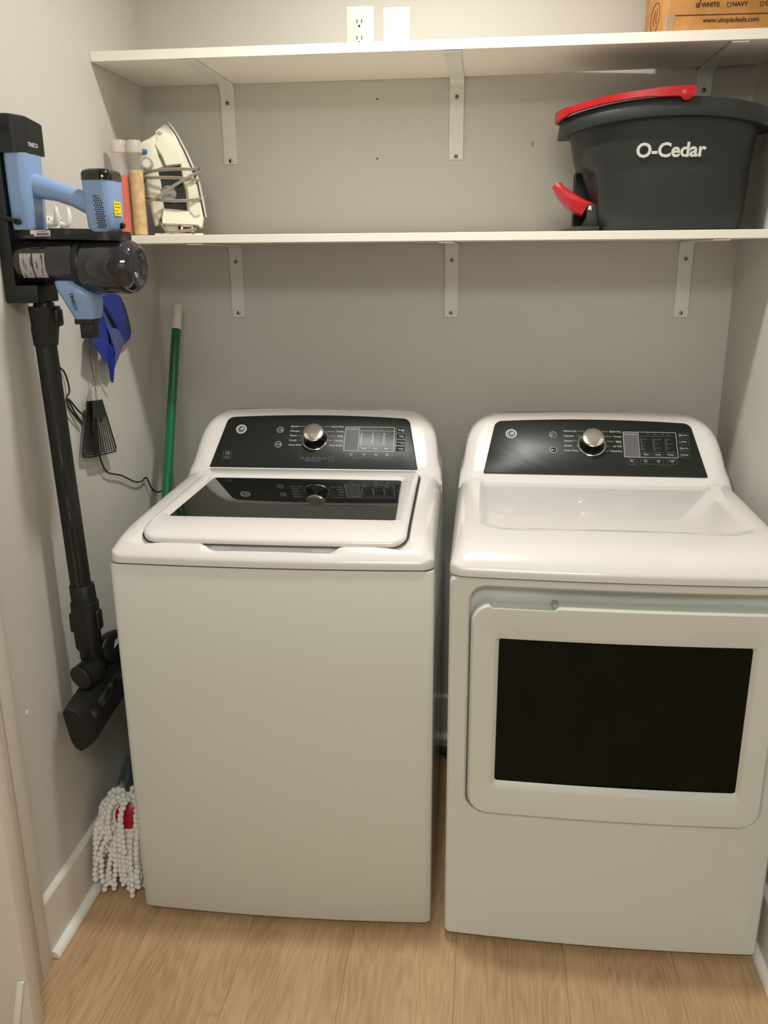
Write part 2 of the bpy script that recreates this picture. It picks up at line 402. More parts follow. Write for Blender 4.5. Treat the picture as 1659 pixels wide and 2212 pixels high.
# ------------------------------------------------------------------ washer and dryer
def deck(y): return .952+(y+.75)*.010
def top_cover(m, x0, x1, y0, y1, zb, extra):
    """moulded top: nested rounded outlines stepping inwards"""
    ds = [0, 0, .0015, .004, .008, .013]+[.018+.005*k for k in range(18)]+[.112+.012*k for k in range(18)]
    rings = []
    cx = (x0+x1)/2
    for i, d in enumerate(ds):
        o = rrect(x0+d, x1-d, y0+d, y1-d, [max(.03-d, .004)]*2+[max(.02-d, .004)]*2, 60, 6)
        ring = []
        for p in o:
            bow = -.011*(1-((p.x-cx)/.343)**2)*max(0, min(1, (-.55-p.y)/.25))
            q = Vector((p.x, p.y+bow))
            df = p.y-y0; dsd = min(p.x-x0, x1-p.x)
            fa = math.exp(-df/.034); fb = math.exp(-dsd/.011)
            z = deck(p.y)-.044*(1-(1-fa)*(1-fb))
            if i == 0: z = zb
            elif i == 1: z = z-.003
            else: z += extra(q.x, q.y, d)
            ring.append((q.x, q.y, z))
        rings.append(ring)
    m.loft(rings, False, True)
def cabinet_outline(x0, x1, y0, y1, d=0):
    cx = (x0+x1)/2; out = []
    for p in rrect(x0+d, x1-d, y0+d, y1-d, .014, 24, 5):
        bow = -.011*(1-((p.x-cx)/((x1-x0)/2))**2) if p.y < y0+.2 else 0
        out.append((p.x, p.y+bow))
    return out
def console(m, cx, yb):
    # (z, half width, front y, corner radius)
    pz = lambda z: -.2965+(z-.9657)*1.0143
    S = [(.930, .3425, -.350, .05), (.9455, .3412, -.328, .05), (.957, .339, -.312, .045), (.966, .336, pz(.966), .04), (.976, .3325, pz(.976), .036), (.990, .330, pz(.990), .034),
         (1.01, .3275, pz(1.01), .032), (1.03, .3235, pz(1.03), .032), (1.045, .3185, pz(1.045), .03), (1.058, .3115, pz(1.058), .03), (1.066, .305, pz(1.066), .028),
         (1.073, .2975, pz(1.073), .026), (1.078, .290, pz(1.078), .024), (1.0825, .281, pz(1.0825), .022), (1.0865, .272, -.1715, .02), (1.0895, .263, -.165, .018), (1.091, .253, -.159, .015)]
    rings = []
    ysh = 0 if cx < .8 else -.0164
    for z, hw, yf, r in S:
        yf += ysh
        ring = []
        for p in rrect(cx-hw, cx+hw, yf, yb, [r, r, .01, .01], 26, 6):
            wgt = smooth01((z-1.0)/.09)
            dz = .0090*wgt*(1-min(1, ((p.x-cx)/.30)**2))
            fy = p.y
            if abs(p.y-yb) > .02: fy = min(p.y+dz*1.0143, yb-.004)
            ring.append((p.x, fy, z+dz))
        rings.append(ring)
    m.loft(rings, False, True)
UP = Vector((0, .1135, .1119)).normalized(); XR = Vector((1, 0, 0)); PN = XR.cross(UP)
def controls(t, cx, kind, yoff=0, zoff=0):
    P0 = Vector((cx, yoff-.298, .9657+zoff))
    def P(u, v, h=0): return P0+XR*u+UP*v+PN*h
    # panel outline with arched top
    bot = [(-.279, -.002), (.279, -.002)]
    top = [(.250, .1590), (-.250, .1590)]
    o = rpoly(bot+top, [.003, .003, .020, .020], 24, 8)
    def arch(p): return p.y+.0095*max(0, (p.y-.07)/.09)*(1-min(1, (p.x/.252)**2))
    ins = rpoly([(-.2775, -.0005), (.2775, -.0005), (.2487, .1575), (-.2487, .1575)], [.003, .003, .019, .019], 24, 8)
    m = MB(); m.loft([[P(p.x, arch(p), -.004) for p in o], [P(p.x, arch(p), .0012) for p in o], [P(p.x, arch(p), .0020) for p in ins]])
    pn = m.build('control_panel', PANEL, t)
    H = .0024
    # round maker's badge
    m = MB(); bc = (-.2085, .1185)
    m.lathe([(.0145, 0), (.0145, .002), (.013, .003), (.012, .0025), (.0105, .0018)], P(*bc, .0018), PN, 32); bd = m.build('badge', SILV, pn)
    m = MB(); m.lathe([(.0108, 0), (.0108, .0004)], P(*bc, .0040), PN, 32); m.build('badge_face', BLKM, pn).parent = bd
    m = MB()
    for q in range(4):                                   # curled flourishes of the monogram
        a0 = q*PI/2+.4
        pts = [P(bc[0]+math.cos(a0+k*.28)*(.0094-.0005*k), bc[1]+math.sin(a0+k*.28)*(.0094-.0005*k), .0046) for k in range(6)]
        m.tube(pts, .00075, 6)
    G = [P(bc[0]-.0006+.0030*math.cos(a), bc[1]+.001+.0034*math.sin(a), .0047) for a in [.6+.5*k for k in range(11)]]
    E_ = [P(bc[0]+.0042-.0022*abs(math.cos(a))-.0006, bc[1]-.0005+.0038*math.sin(a), .0047) for a in [-1.5+.3*k for k in range(11)]]
    add_text(m, 'GE', P(bc[0], bc[1], .0047), XR, UP, .0088, 'CENTER', depth=.0002, bold=.0002, shear=.35, track=.82)
    m.build('monogram', SILV, bd)
    # ring buttons
    for v, nm in ((.1180, 'power_button'), (.0708, 'start_button')):
        c = (-.1005, v); m = MB(); m.lathe([(.0078, 0), (.0078, .0010), (.0072, .0013)], P(*c, .0018), PN, 28); bt = m.build(nm, PANEL, pn)
        m = MB(); m.lathe([(.0082, 0), (.0082, .0011), (.0091, .0011), (.0091, 0)], P(*c, .0019), PN, 36, False, False)
        if nm == 'power_button':
            m.tube([P(c[0]+.0034*math.cos(a), c[1]+.0034*math.sin(a), .0033) for a in [PI/2+.6+k*.42 for k in range(13)]], .0004, 5); m.tube([P(c[0], c[1]+.001, .0033), P(c[0], c[1]+.0045, .0033)], .0004, 5)
        else:
            m.face([P(c[0]-.0040, c[1]-.0022, .0033), P(c[0], c[1], .0033), P(c[0]-.0040, c[1]+.0022, .0033)])
            m.tube([P(c[0]+.0018, c[1]-.002, .0033), P(c[0]+.0018, c[1]+.002, .0033)], .00035, 5); m.tube([P(c[0]+.0034, c[1]-.002, .0033), P(c[0]+.0034, c[1]+.002, .0033)], .00035, 5)
        m.build('button_symbol', INK, bt)
    # knob
    kc = (-.0020, .0905)
    m = MB(); m.lathe([(.0365, 0), (.0365, .0022), (.0352, .0028), (.0340, .0015)], P(*kc, .0016), PN, 56); m.build('dial_ring', CHROME, pn)
    m = MB(); m.lathe([(.0335, 0), (.0315, .004), (.0290, .012), (.0282, .022), (.0278, .0285)], P(*kc, .002), PN, 56); kb = m.build('knob', BLKG, pn)
    m = MB(); m.lathe([(.0278, .0280), (.0280, .0300), (.0272, .0325), (.0255, .0335), (.012, .0338)], P(*kc, .002), PN, 56); m.build('knob_cap', CHROME, kb)
    # printed legends
    W_ = MB(); G_ = MB(); LN = .00028
    def line(m, a, b, w_=LN): 
        A, B = P(*a, H), P(*b, H); d = (B-A).normalized(); s = d.cross(PN)*w_
        m.face([A-s, B-s, B+s, A+s])
    def rr(m, x0, x1, y0, y1, r, w_=.0005):
        o = rrect(x0, x1, y0, y1, r, 4, 4); i = rrect(x0+w_, x1-w_, y0+w_, y1-w_, max(r-w_, .0003), 4, 4)
        m.loft([[P(p.x, p.y, H) for p in o], [P(p.x, p.y, H) for p in i]], False, False)
    def txt(m, s, u, v, size, al='CENTER', bold=.00002): add_text(m, s, P(u, v, H), XR, UP, size, al, bold=bold)
    if kind == 'w':
        left = ['Normal', 'Delicates', 'Whites', 'Casuals', 'Active Wear']; right = ['Quick Wash', 'Towels', 'Bulky', 'Sanitize', 'Drain & Spin']
    else:
        left = ['Mixed Load', 'Delicates', 'Normal', 'Sanitize', 'Active Wear']; right = ['Quick Dry', 'Towels', 'Bulky', 'Air Fluff', 'Timed Dry']
    vs = [.1303, .1150, .1000, .0850, .0700]
    for k in range(5):
        rk = math.sqrt(max(0, .0375**2-(vs[k]-kc[1])**2)) if abs(vs[k]-kc[1]) < .0375 else 0
        rk = max(rk, .004) if k in (0,) else rk
        u0 = -.0725
        txt(W_, left[k], u0, vs[k], .0068, 'LEFT')
        wl = .0033*len(left[k])+.004
        line(W_, (u0+wl, vs[k]), (kc[0]-max(rk, .018)-.001, vs[k]))
        txt(W_, right[k], .0735, vs[k], .0068, 'RIGHT')
        wr = .0033*len(right[k])+.004
        line(W_, (.0735-wr, vs[k]), (kc[0]+max(rk, .018)+.001, vs[k]))
    for u_, v_, s_ in ((-.0725, .1250, 'Colors') if kind == 'w' else (-.0725, .0950, 'Cottons'), (.0735, .0950, 'Bedding')) + (((.0735, .0800, 'with Oxi'),) if kind == 'w' else ()):
        txt(G_, s_, u_, v_, .0038, 'LEFT' if u_ < 0 else 'RIGHT')
    # display block
    x0, x1, y0, y1 = .0780, .2120, .0525, .1305
    rr(W_, x0, x1, y0, y1, .002, .0009)
    xl = x0+.0390
    line(W_, (xl, y0), (xl, y1), .0003); line(W_ if kind == 'w' else G_, (xl, y1-.0125), (x1, y1-.0125), .0003)
    txt(W_, 'Est. Time Remaining', (x0+xl)/2, y1-.0075, .0036)
    for k, s_ in enumerate(('Soak', 'Wash', 'Rinse', 'Spin') if kind == 'w' else ('Damp', 'Drying', 'Cooling', 'Done')): txt(G_, s_, xl+.026+k*.0165, y1-.0068, .0036)
    if kind == 'w': cols = [('Temp', ['Hot', 'Warm', 'Cool', 'Cold', 'Tap']), ('Soil', ['Extra Heavy', 'Heavy', 'Normal', 'Light']), ('Spin', ['Max', 'High', 'Normal', 'No Spin'])]
    else: cols = [('Time', ['60 min', '50', '40', '30', '20']), ('Level', ['More Dry', 'Dry', 'Less Dry', 'Damp']), ('Temp', ['High', 'Medium', 'Low', 'No Heat'])]
    for k, (nm, opts) in enumerate(cols):
        xs = xl+.0065+k*.0305
        rr(W_ if kind == 'w' else G_, xs-.0017, xs+.0017, y0+.0225, y1-.0195, .001, .0006)
        for j, s_ in enumerate(opts): txt(G_, s_, xs+.0042, y1-.022-j*(.0395/(len(opts)-1)), .0038, 'LEFT')
        bx = xs+.0085
        rr(G_, bx-.0125, bx+.0125, y0+.0030, y0+.0160, .002, .0004)
        txt(W_, nm, bx, y0+.0095, .0066, bold=.00004)
    names = [('My Cycle',), ('Delay',), ('Control\nLock',) if kind == 'w' else ('Eco Dry',), ('Sound',)]
    for k, nm in enumerate(names):
        c = (.2303, .1215-k*.0199)
        m = MB(); o = rrect(c[0]-.0120, c[0]+.0120, c[1]-.0072, c[1]+.0072, .003, 4, 4); i = rrect(c[0]-.0105, c[0]+.0105, c[1]-.0058, c[1]+.0058, .002, 4, 4)
        m.loft([[P(p.x, p.y, .0015) for p in o], [P(p.x, p.y, .0024) for p in o], [P(p.x, p.y, .0034) for p in i]])
        b_ = m.build('option_button', PANEL, pn)
        m = MB(); add_text(m, nm[0].replace('\n', ' '), P(c[0], c[1], .0037), XR, UP, .0042 if kind == 'w' and k == 2 else .0050, 'CENTER', bold=.00003); m.build('button_legend', INK, b_)
        rr(G_, c[0]-.0128, c[0]+.0128, c[1]-.0080, c[1]+.0080, .003, .0004)
    low = [('Auto\nSoak', .0998, .0125), ('Deep\nFill', .1345, .0125), ('Extra\nRinse', .1660, .0125), ('Deep\nRinse', .1965, .0125)] if kind == 'w' else \
          [('Damp\nAlert', .0960, .0125), ('More\nTime', .1300, .0125), ('Less\nTime', .1620, .0125), ('Wrinkle\nCare', .1960, .0125)]
    for s_, u_, hw_ in low: txt(W_, s_, u_, .0422, .0040, bold=0)
    pairs = [(0, 0), (1, 1), (2, 3)] if kind == 'w' else [(0, 0), (1, 2), (3, 3)]
    for a_, b_ in pairs: rr(G_, low[a_][1]-.0125, low[b_][1]+.0125, .0330, .0470, .002, .0004)
    if kind == 'w':
        m = MB(); rr(m, -.0370, .0340, .0255, .0280, .001, .0005); m.build('level_bar', INKD, pn)
        for k, s_ in enumerate(('Auto', 'Low', 'Med', 'High', 'Max')): txt(G_, s_, -.031+k*.0155, .0312, .0036)
        m = MB(); txt(m, 'Water Level Control', -.0005, .0205, .0048); m.build('level_legend', INKB, pn)
        m = MB(); m.lathe([(.0078, 0), (.0078, .0004), (.0084, .0004), (.0084, 0)], P(.047, .0275, .0020), PN, 30, False, False); txt(m, 'Level', .047, .0275, .0038); m.build('level_button_print', INKD, pn)
        m = MB(); rr(m, -.2480, -.2260, .0235, .0480, .001, .0006); txt(m, '10', -.2370, .0400, .0135, bold=.0004); txt(m, 'YEAR', -.2370, .0305, .0045); txt(m, 'WARRANTY', -.2370, .0265, .0030); m.build('ten_year_mark', INKD, pn)
        txt(G_, 'for speed, less rinse', .117, .0300, .0028); txt(G_, 'fabric softener', .166, .0300, .0028); txt(G_, 'water plus', .196, .0300, .0028)
    else:
        txt(G_, 'sensor cycles only', .096, .0300, .0028); txt(G_, '- timed dry only -', .180, .0300, .0028)
    W_.build('white_legend', INK, pn, 0); G_.build('grey_legend', INKD, pn, 0)
    m = MB(); o = rrect(x0+.001, xl-.0003, y0+.001, y1-.001, .001, 4, 4); m.loft([[P(p.x, p.y, .0019) for p in o], [P(p.x, p.y, .0023) for p in o]]); m.build('time_display', LCD, pn)
    return pn

# ---- washer
WX0, WX1, WY0, WY1 = .1655, .8515, -.8460, -.150
wcx = .5085
t = thing('washing_machine', 'white top-loading washing machine with a dark glass lid, left of the dryer', 'washing machine', (wcx, WY0, 0))
t.rotation_euler.z = .022
m = MB()
zs = [(.024, .005), (.0175, .0015), (.0205, 0), (.884, 0), (.8885, .0015), (.8885, .006)]
m.loft([[(x, y, z) for x, y in cabinet_outline(WX0, WX1, WY0, WY1, d)] for z, d in [(.024, .01), (.0168, .006), (.0165, .002), (.020, 0), (.885, 0), (.8885, .0015), (.8885, .010), (.893, .012)]])
m.build('cabinet', WHITE2, t)
for x in (WX0+.05, WX1-.05):
    for y in (WY0+.06, WY1-.05):
        m = MB(); m.lathe([(.022, 0), (.022, .008), (.010, .010), (.010, .03)], (x, y, 0), (0, 0, 1), 20); m.build('levelling_foot', BLKM, t)
LX0, LX1, LY0, LY1 = .2290, .7920, -.818, -.305
def wextra(x, y, d):
    z = 0
    # well that the lid sits in
    e = min(x-(LX0-.004), (LX1+.004)-x, y-(LY0-.006)); z -= .010*smooth01((e+.003)/.006)
    # finger recess in front of the lid
    fx = smooth01((.150-abs(x-.512))/.030); fy = smooth01((y+.8465)/.009)*smooth01((-.8200-y)/.005)
    z -= .015*fx*fy
    return z
m = MB(); top_cover(m, WX0-.0005, WX1+.0005, WY0-.002, WY1, .8925, wextra); tp = m.build('top_cover', WHITE, t, 50)
m = MB(); console(m, wcx, -.142); m.build('console', WHITE, t, 40)
controls(t, wcx, 'w')
# lid
def lidring(x0, x1, y0, y1, rf, rb, h, ne=40):
    out = []
    for p in rpoly([(x0, y0), (x1, y0), (x1, y1), (x0, y1)], [rf, rf, rb, rb], ne, 8):
        bow = -.008*(1-((p.x-wcx)/.343)**2)*max(0, min(1, (-.55-p.y)/.25))
        out.append((p.x, p.y+bow, deck(p.y)+h-.040*math.exp(-(p.y-WY0)/.034)))
    return out
def glring(h, g=0, ne=40):
    return [(p.x, p.y, deck(p.y)+h-.001) for p in rpoly([(wcx-.2533-g, -.7114-g), (wcx+.2533+g, -.7114-g), (wcx+.2435+g, -.3790+g), (wcx-.2435-g, -.3790+g)], [.010+g]*4, ne, 8)]
m = MB()
m.loft([lidring(LX0, LX1, LY0, LY1, .034, .012, -.006), lidring(LX0, LX1, LY0, LY1, .034, .012, .003), lidring(LX0+.002, LX1-.002, LY0+.002, LY1-.002, .032, .010, .0062),
        lidring(LX0+.006, LX1-.006, LY0+.008, LY1-.006, .028, .008, .0078), glring(.0078, .016), glring(.0070, .012), glring(.0030, .003), glring(.0012, .0)], False, False)
ld = m.build('lid', WHITE, t, 40)
m = MB(); m.loft([lidring(LX0-.0030, LX1+.0030, LY0-.0030, LY1+.003, .037, .014, -.0030), lidring(LX0+.004, LX1-.004, LY0+.004, LY1-.004, .030, .008, -.0030)], False, False); m.build('lid_seam_shade', HOLE, ld)  # near-black ring under the lid edge, paints the shade in its seam
m = MB(); m.loft([glring(-.004, -.0005), glring(.0012, -.0005), glring(.0024, -.002)]); m.build('lid_glass', GLASSB, ld)
m = MB(); m.box((WX1-.0005, -.372, .925), (WX1+.0015, -.350, .950), .0008); m.build('hinge_cap', WHITE, t)

# ---- dryer
DX0, DX1, DY0, DY1 = .8839, 1.5699, -.8605, -.150
dcx = (DX0+DX1)/2
t = thing('clothes_dryer', 'white front-loading clothes dryer with a dark window door, right of the washer', 'clothes dryer', (dcx, DY0, 0))
t.rotation_euler.z = .003
NX0, NX1, NZ0, NZ1 = .9245, 1.5360, .3500, .8710
m = MB()
# front sheet with the door niche
def front_rings():
    oc = rpoly([(DX0, .0165), (DX1, .0165), (DX1, .889), (DX0, .889)], .012, 40, 8)
    ic = rpoly([(NX0, NZ0), (NX1, NZ0), (NX1, NZ1), (NX0, NZ1)], .034, 40, 8)
    bow = lambda x: -.011*(1-((x-dcx)/.343)**2)
    def ins(c, g, base): return [(p.x+(g if p.x < dcx else -g)*1, p.y) for p in c]
    def ring(c, dy, g=0, r=None):
        return [(q[0], DY0+bow(q[0])+dy, q[1]) for q in [(p.x, p.y) for p in c]]
    o2 = rpoly([(DX0+.004, .0205), (DX1-.004, .0205), (DX1-.004, .885), (DX0+.004, .885)], .010, 40, 8)
    i0 = rpoly([(NX0-.004, NZ0-.004), (NX1+.004, NZ0-.004), (NX1+.004, NZ1+.004), (NX0-.004, NZ1+.004)], .038, 40, 8)
    i2 = rpoly([(NX0+.003, NZ0+.003), (NX1-.003, NZ0+.003), (NX1-.003, NZ1-.010), (NX0+.003, NZ1-.010)], .030, 40, 8)
    return [[(p.x, DY0+.030, p.y) for p in oc], ring(oc, .004), ring(o2, 0), ring(i0, 0), ring(ic, .004), [(p.x, DY0+.040, p.y) for p in i2]]
m.loft(front_rings(), False, True)
m.loft([[(p.x, p.y, z) for p in rrect(DX0, DX1, DY0+.028, DY1, .004, 8, 3)] for z in (.0165, .889)])
m.build('cabinet', WHITE2, t, 30)
for x in (DX0+.05, DX1-.05):
    for y in (DY0+.07, DY1-.05):
        m = MB(); m.lathe([(.022, 0), (.022, .008), (.010, .010), (.010, .03)], (x, y, 0), (0, 0, 1), 20); m.build('levelling_foot', BLKM, t)
def dextra(x, y, d):
    e = min(x-(dcx-.292), (dcx+.294)-x)
    f = y+.728-.004*(1-((x-dcx)/.3)**2)
    # rounded front corners of the dish
    if e < .05 and f < .05 and e > 0 and f > 0:
        q = .05-math.hypot(.05-e, .05-f)
        g = min(q/.030, 1) if q > 0 else 0
        s = smooth01(g)
    else: s = smooth01(e/.030)*smooth01(f/.010)
    return -.0085*s*smooth01((-.27-y)/.12+.2)
m = MB(); top_cover(m, DX0-.0015, DX1+.0015, DY0-.004, DY1, .8925, dextra); m.build('top_cover', WHITE, t, 60)
m = MB(); m.loft([[(x, y, z) for x, y in cabinet_outline(DX0+.005, DX1-.005, DY0+.006, DY1-.005)] for z in (.885, .896)]); m.build('seam_gasket', GREY, t)
m = MB(); console(m, dcx, -.145); m.build('console', WHITE, t, 40)
controls(t, dcx, 'd', -.0164, .0015)
# door
m = MB()
bow = lambda x: -.011*(1-((x-dcx)/.343)**2)
def dring(x0, x1, z0, z1, r, yy, notch=0):
    out = []
    for p in rpoly([(x0, z0), (x1, z0), (x1, z1), (x0, z1)], r, 60, 8):
        z = p.y
        if notch and z > z1-.02 and .9655 < p.x < 1.1000: z = min(z, z1-notch)
        out.append((p.x, yy+bow(p.x), z))
    return out
a0, a1, b0, b1 = .9285, 1.5335, .3535, .8400
gz = dict(x0=.9855, x1=1.4790, z0=.4345, z1=.7630)
m.loft([dring(a0+.004, a1-.004, b0+.004, b1-.004, .040, -.837, .010), dring(a0, a1, b0, b1, .042, -.843, .009), dring(a0, a1, b0, b1, .042, -.867, .009), dring(a0+.0015, a1-.0015, b0+.0015, b1-.0015, .041, -.8715, .008),
        dring(a0+.005, a1-.005, b0+.005, b1-.005, .038, -.8745, .004), dring(gz['x0']-.010, gz['x1']+.010, gz['z0']-.016, gz['z1']+.006, .010, -.8745),
        dring(gz['x0']-.008, gz['x1']+.008, gz['z0']-.013, gz['z1']+.004, .009, -.8735), dring(gz['x0'], gz['x1'], gz['z0'], gz['z1'], .006, -.8650)], True, False)
dr = m.build('door', WHITE2, t, 30)
m = MB(); m.loft([dring(gz['x0']-.001, gz['x1']+.001, gz['z0']-.001, gz['z1']+.001, .006, -.860), dring(gz['x0'], gz['x1'], gz['z0'], gz['z1'], .006, -.8658)]); m.build('door_window', GLASSD, dr)
m = MB(); m.box((1.088, -.873, .8325), (1.0995, -.847, .8415), .002); m.build('latch_lip', GREY, dr)

# ------------------------------------------------------------------ hose between the machines
m = MB(); m.tube(crom([(.80, -.10, .03), (.838, -.12, .022), (.88, -.13, .03), (.93, -.14, .05)], 6), .014, 14)
tag(m.build('drain_hose', RUB), 'grey drain hose on the floor in the gap between washer and dryer', 'hose')

# ------------------------------------------------------------------ cardboard box
t = thing('cardboard_box', 'brown cardboard box at the right end of the upper shelf', 'cardboard box', (1.45, -.17, 1.968))
A = Vector((1.3215, -.300, 1.9677)); ex = Vector((math.cos(.045), math.sin(.045), 0)); ey = Vector((-math.sin(.045), math.cos(.045), 0))
BW, BD, BH = .262, .245, .30
m = MB(); t_ = bmesh.new(); bmesh.ops.create_cube(t_, size=1)
for v in t_.verts: v.co = Vector(((v.co.x+.5)*BW, (v.co.y+.5)*BD, (v.co.z+.5)*BH))
bmesh.ops.bevel(t_, geom=t_.edges[:], offset=.0025, segments=2, profile=.5, affect='EDGES')
mm = Matrix((ex, ey, Vector((0, 0, 1)))).transposed().to_4x4(); mm.translation = A
m.merge(t_, mm); m.build('carton', CARD, t)
def B(x, z, h=.0006): return A+ex*x+Vector((0, 0, z))-ey*h
m = MB()
def bl_(p, q, w_=.0006):
    d = (q-p).normalized(); s = d.cross(ey)*w_; m.face([p-s, q-s, q+s, p+s])
bl_(B(.014, .0345), B(BW-.004, .0345), .0010)
add_text(m, 'www.utopiadeals.com', B(.135, .0235), ex, (0, 0, 1), .0135, 'CENTER', bold=.0003)
for x, s_ in ((.058, 'WHITE'), (.124, 'NAVY'), (.194, 'GREY')):
    for q in range(4):
        cs_ = [(0, 0), (.0075, 0), (.0075, .0075), (0, .0075)]
        a_, b_ = cs_[q], cs_[(q+1) % 4]; bl_(B(x+a_[0], .0495+a_[1]), B(x+b_[0], .0495+b_[1]))
    add_text(m, s_, B(x+.0105, .0535), ex, (0, 0, 1), .0125, 'LEFT', bold=.0004)
bl_(B(.059, .055), B(.062, .050), .0009); bl_(B(.062, .050), B(.068, .066), .0009)
m.build('printing', PRINT, t, 0)
m = MB()
def LB(y, z): return A-ex*.0006+ey*y+Vector((0, 0, z))
for r_ in (1.0, .55):
    pts = [LB(.13+.045*r_*math.cos(k*PI/16), .060+.030*r_*math.sin(k*PI/16)) for k in range(33)]
    if r_ == 1.0: m.tube(pts, .0007, 5)
for dy in (-.015, .008):
    m.tube([LB(.13+dy+.006*math.sin(k), .045+.006*k) for k in range(6)], .0009, 5)
m.build('oval_mark', PRINT, t, 0)
m = MB(); m.face([LB(-.001, .0), LB(.030, 0), LB(.036, .034), LB(-.001, .040)]); m.face([B(0, 0, .0008), B(.010, 0, .0008), B(.016, .034, .0008), B(0, .041, .0008)]); m.build('packing_tape', TAPE, t, 0)

# ------------------------------------------------------------------ mop bucket
SZ = Z2+.019
t = thing('mop_bucket', 'dark grey plastic spin mop bucket with red handle on the lower shelf', 'bucket', (1.35, -.19, SZ))
bcx, bcy = 1.347, -.190
def oval(cx, cy, hx, hy, n=96, e=2.6, left=None):
    out = []
    for k in range(n):
        a = 2*PI*k/n; c, s = math.cos(a), math.sin(a)
        x = cx+hx*math.copysign(abs(c)**(2/e), c); y = cy+hy*math.copysign(abs(s)**(2/e), s)
        if left is not None: x = max(x, left)
        out.append((x, y))
    return out
rim_z = lambda x: -.026*((x-1.36)/.245)**2
body = []
for z, hx, cx, hy, left in [(SZ+.0015, .176, 1.364, .098, 1.208), (SZ+.006, .180, 1.364, .103, 1.205), (1.60, .186, 1.363, .107, 1.202), (1.65, .192, 1.360, .112, 1.197), (1.678, .195, 1.357, .114, 1.190), (1.688, .197, 1.356, .115, 1.176), (1.6925, .198, 1.353, .115, 1.150),
                            (1.698, .201, 1.352, .116, 1.143), (1.72, .206, 1.350, .119, None), (1.76, .212, 1.348, .125, None), (1.80, .217, 1.347, .130, None)]:
    body.append([(x, y, z+(rim_z(x) if z > 1.79 else 0)) for x, y in oval(cx, bcy, hx, hy, left=left)])
inner = [[(x, y, z+(rim_z(x) if z > 1.7 else 0)) for x, y in oval(cx, bcy, hx, hy)] for z, hx, cx, hy in [(1.80, .213, 1.347, .126), (1.60, .165, 1.362, .095)]]
m = MB(); m.loft(body+inner, True, True); m.build('bucket_body', BUCK, t, 50)
rim = []
for hx, hy, z in [(.216, .129, 1.795), (.243, .150, 1.797), (.244, .151, 1.799), (.240, .147, 1.832), (.237, .144, 1.836), (.220, .131, 1.836), (.216, .128, 1.830), (.212, .125, 1.795)]:
    rim.append([(x, y, z+rim_z(x)) for x, y in oval(bcx, bcy, hx, hy, e=2.4)])
m = MB(); m.loft(rim, False, False); m.build('rim', BUCK, t, 40)
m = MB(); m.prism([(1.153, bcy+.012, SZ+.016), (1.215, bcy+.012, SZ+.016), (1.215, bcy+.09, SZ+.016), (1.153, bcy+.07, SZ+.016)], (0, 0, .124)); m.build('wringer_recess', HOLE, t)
# folded bail handle along the rim, red
m = MB(); band = []
angs = [math.radians(a) for a in range(-84, -277, -4)]
for k, a in enumerate(angs):
    e = 2.4; c, s = math.cos(a), math.sin(a)
    x = bcx+.246*math.copysign(abs(c)**(2/e), c); y = bcy+.153*math.copysign(abs(s)**(2/e), s)
    zt = 1.846+rim_z(x)*1.0; hh = .010
    q = min(k, len(angs)-1-k)
    hh = .0135 if q < 2 else (.0115 if q < 4 else .0085)
    if 18 <= k <= 30: hh = .012
    nx, ny = (x-bcx)/.246**2, (y-bcy)/.153**2; nl = math.hypot(nx, ny); nx, ny = nx/nl, ny/nl
    band.append([(x, y, zt-hh), (x+nx*.006, y+ny*.006, zt-hh*.9), (x+nx*.006, y+ny*.006, zt+hh*.7), (x, y, zt+hh*.8), (x-nx*.006, y-ny*.006, zt+hh*.7), (x-nx*.006, y-ny*.006, zt-hh*.2)])
m.loft(band); hd = m.build('handle', RED, t, 50)
for sg in (-1, 1):
    m = MB(); m.lathe([(.0150, 0), (.0155, .003), (.0150, .007), (.012, .009)], (bcx+.020, bcy+sg*.150, 1.841), (0, sg, 0), 28); m.build('handle_pivot', RED, t)
# foot pedal and wringer base
yq = -.245
def PX(pts, y): return [at(px_, py_, 1, y) for px_, py_ in pts]
m = MB(); m.prism(PX([(1195, 402), (1203, 395), (1213, 394), (1220, 404), (1246, 420), (1262, 430), (1281, 437), (1284, 446), (1270, 447), (1257, 467), (1244, 459), (1240, 459), (1222, 444), (1206, 425)], yq), (0, .055, 0), .004, 3)
pd = m.build('foot_pedal', RED, t, 50)
m = MB(); m.prism(PX([(1197, 406), (1205, 403), (1232, 436), (1240, 455), (1222, 443), (1207, 425)], yq-.0006), (0, -.0008, 0)); m.build('pedal_inset', DRED, pd)
m = MB(); m.prism(PX([(1252, 497), (1266, 470), (1268, 447), (1276, 439), (1290, 440), (1296, 497)], yq-.004), (0, .006, 0), .001); br = m.build('pedal_bracket', BLK, t); m = MB(); m.prism(PX([(1252, 497), (1266, 470), (1268, 447), (1276, 439), (1290, 440), (1296, 497)], yq+.058), (0, .006, 0), .001)
m.build('pedal_bracket', BLK, t)
pp = at(1275, 450, 1, yq-.004); m = MB(); m.lathe([(.0062, 0), (.0058, .002), (.003, .004)], pp, (0, -1, 0), 18); m.build('bolt', CHROME, br)
m = MB(); m.prism([(at(1200, 496, 1, yq-.02).x, yq-.035, SZ+.0005), (1.205, yq-.035, SZ+.0005), (1.205, yq-.035, SZ+.013), (1.155, yq-.035, SZ+.013), (1.125, yq-.035, SZ+.007)], (0, .12, 0), .003)
m.build('wringer_base', BUCK, t)
m = MB(); ty = bcy-.125
c_ = at(1449, 325, 1, -.314); add_text(m, 'O-Cedar', (c_.x, -.3128, c_.z), (1, 0, 0), (0, -.16, 1), .0425, 'CENTER', depth=.0003, bold=.0012, track=.98)
m.build('brand_lettering', INK, t, 0)

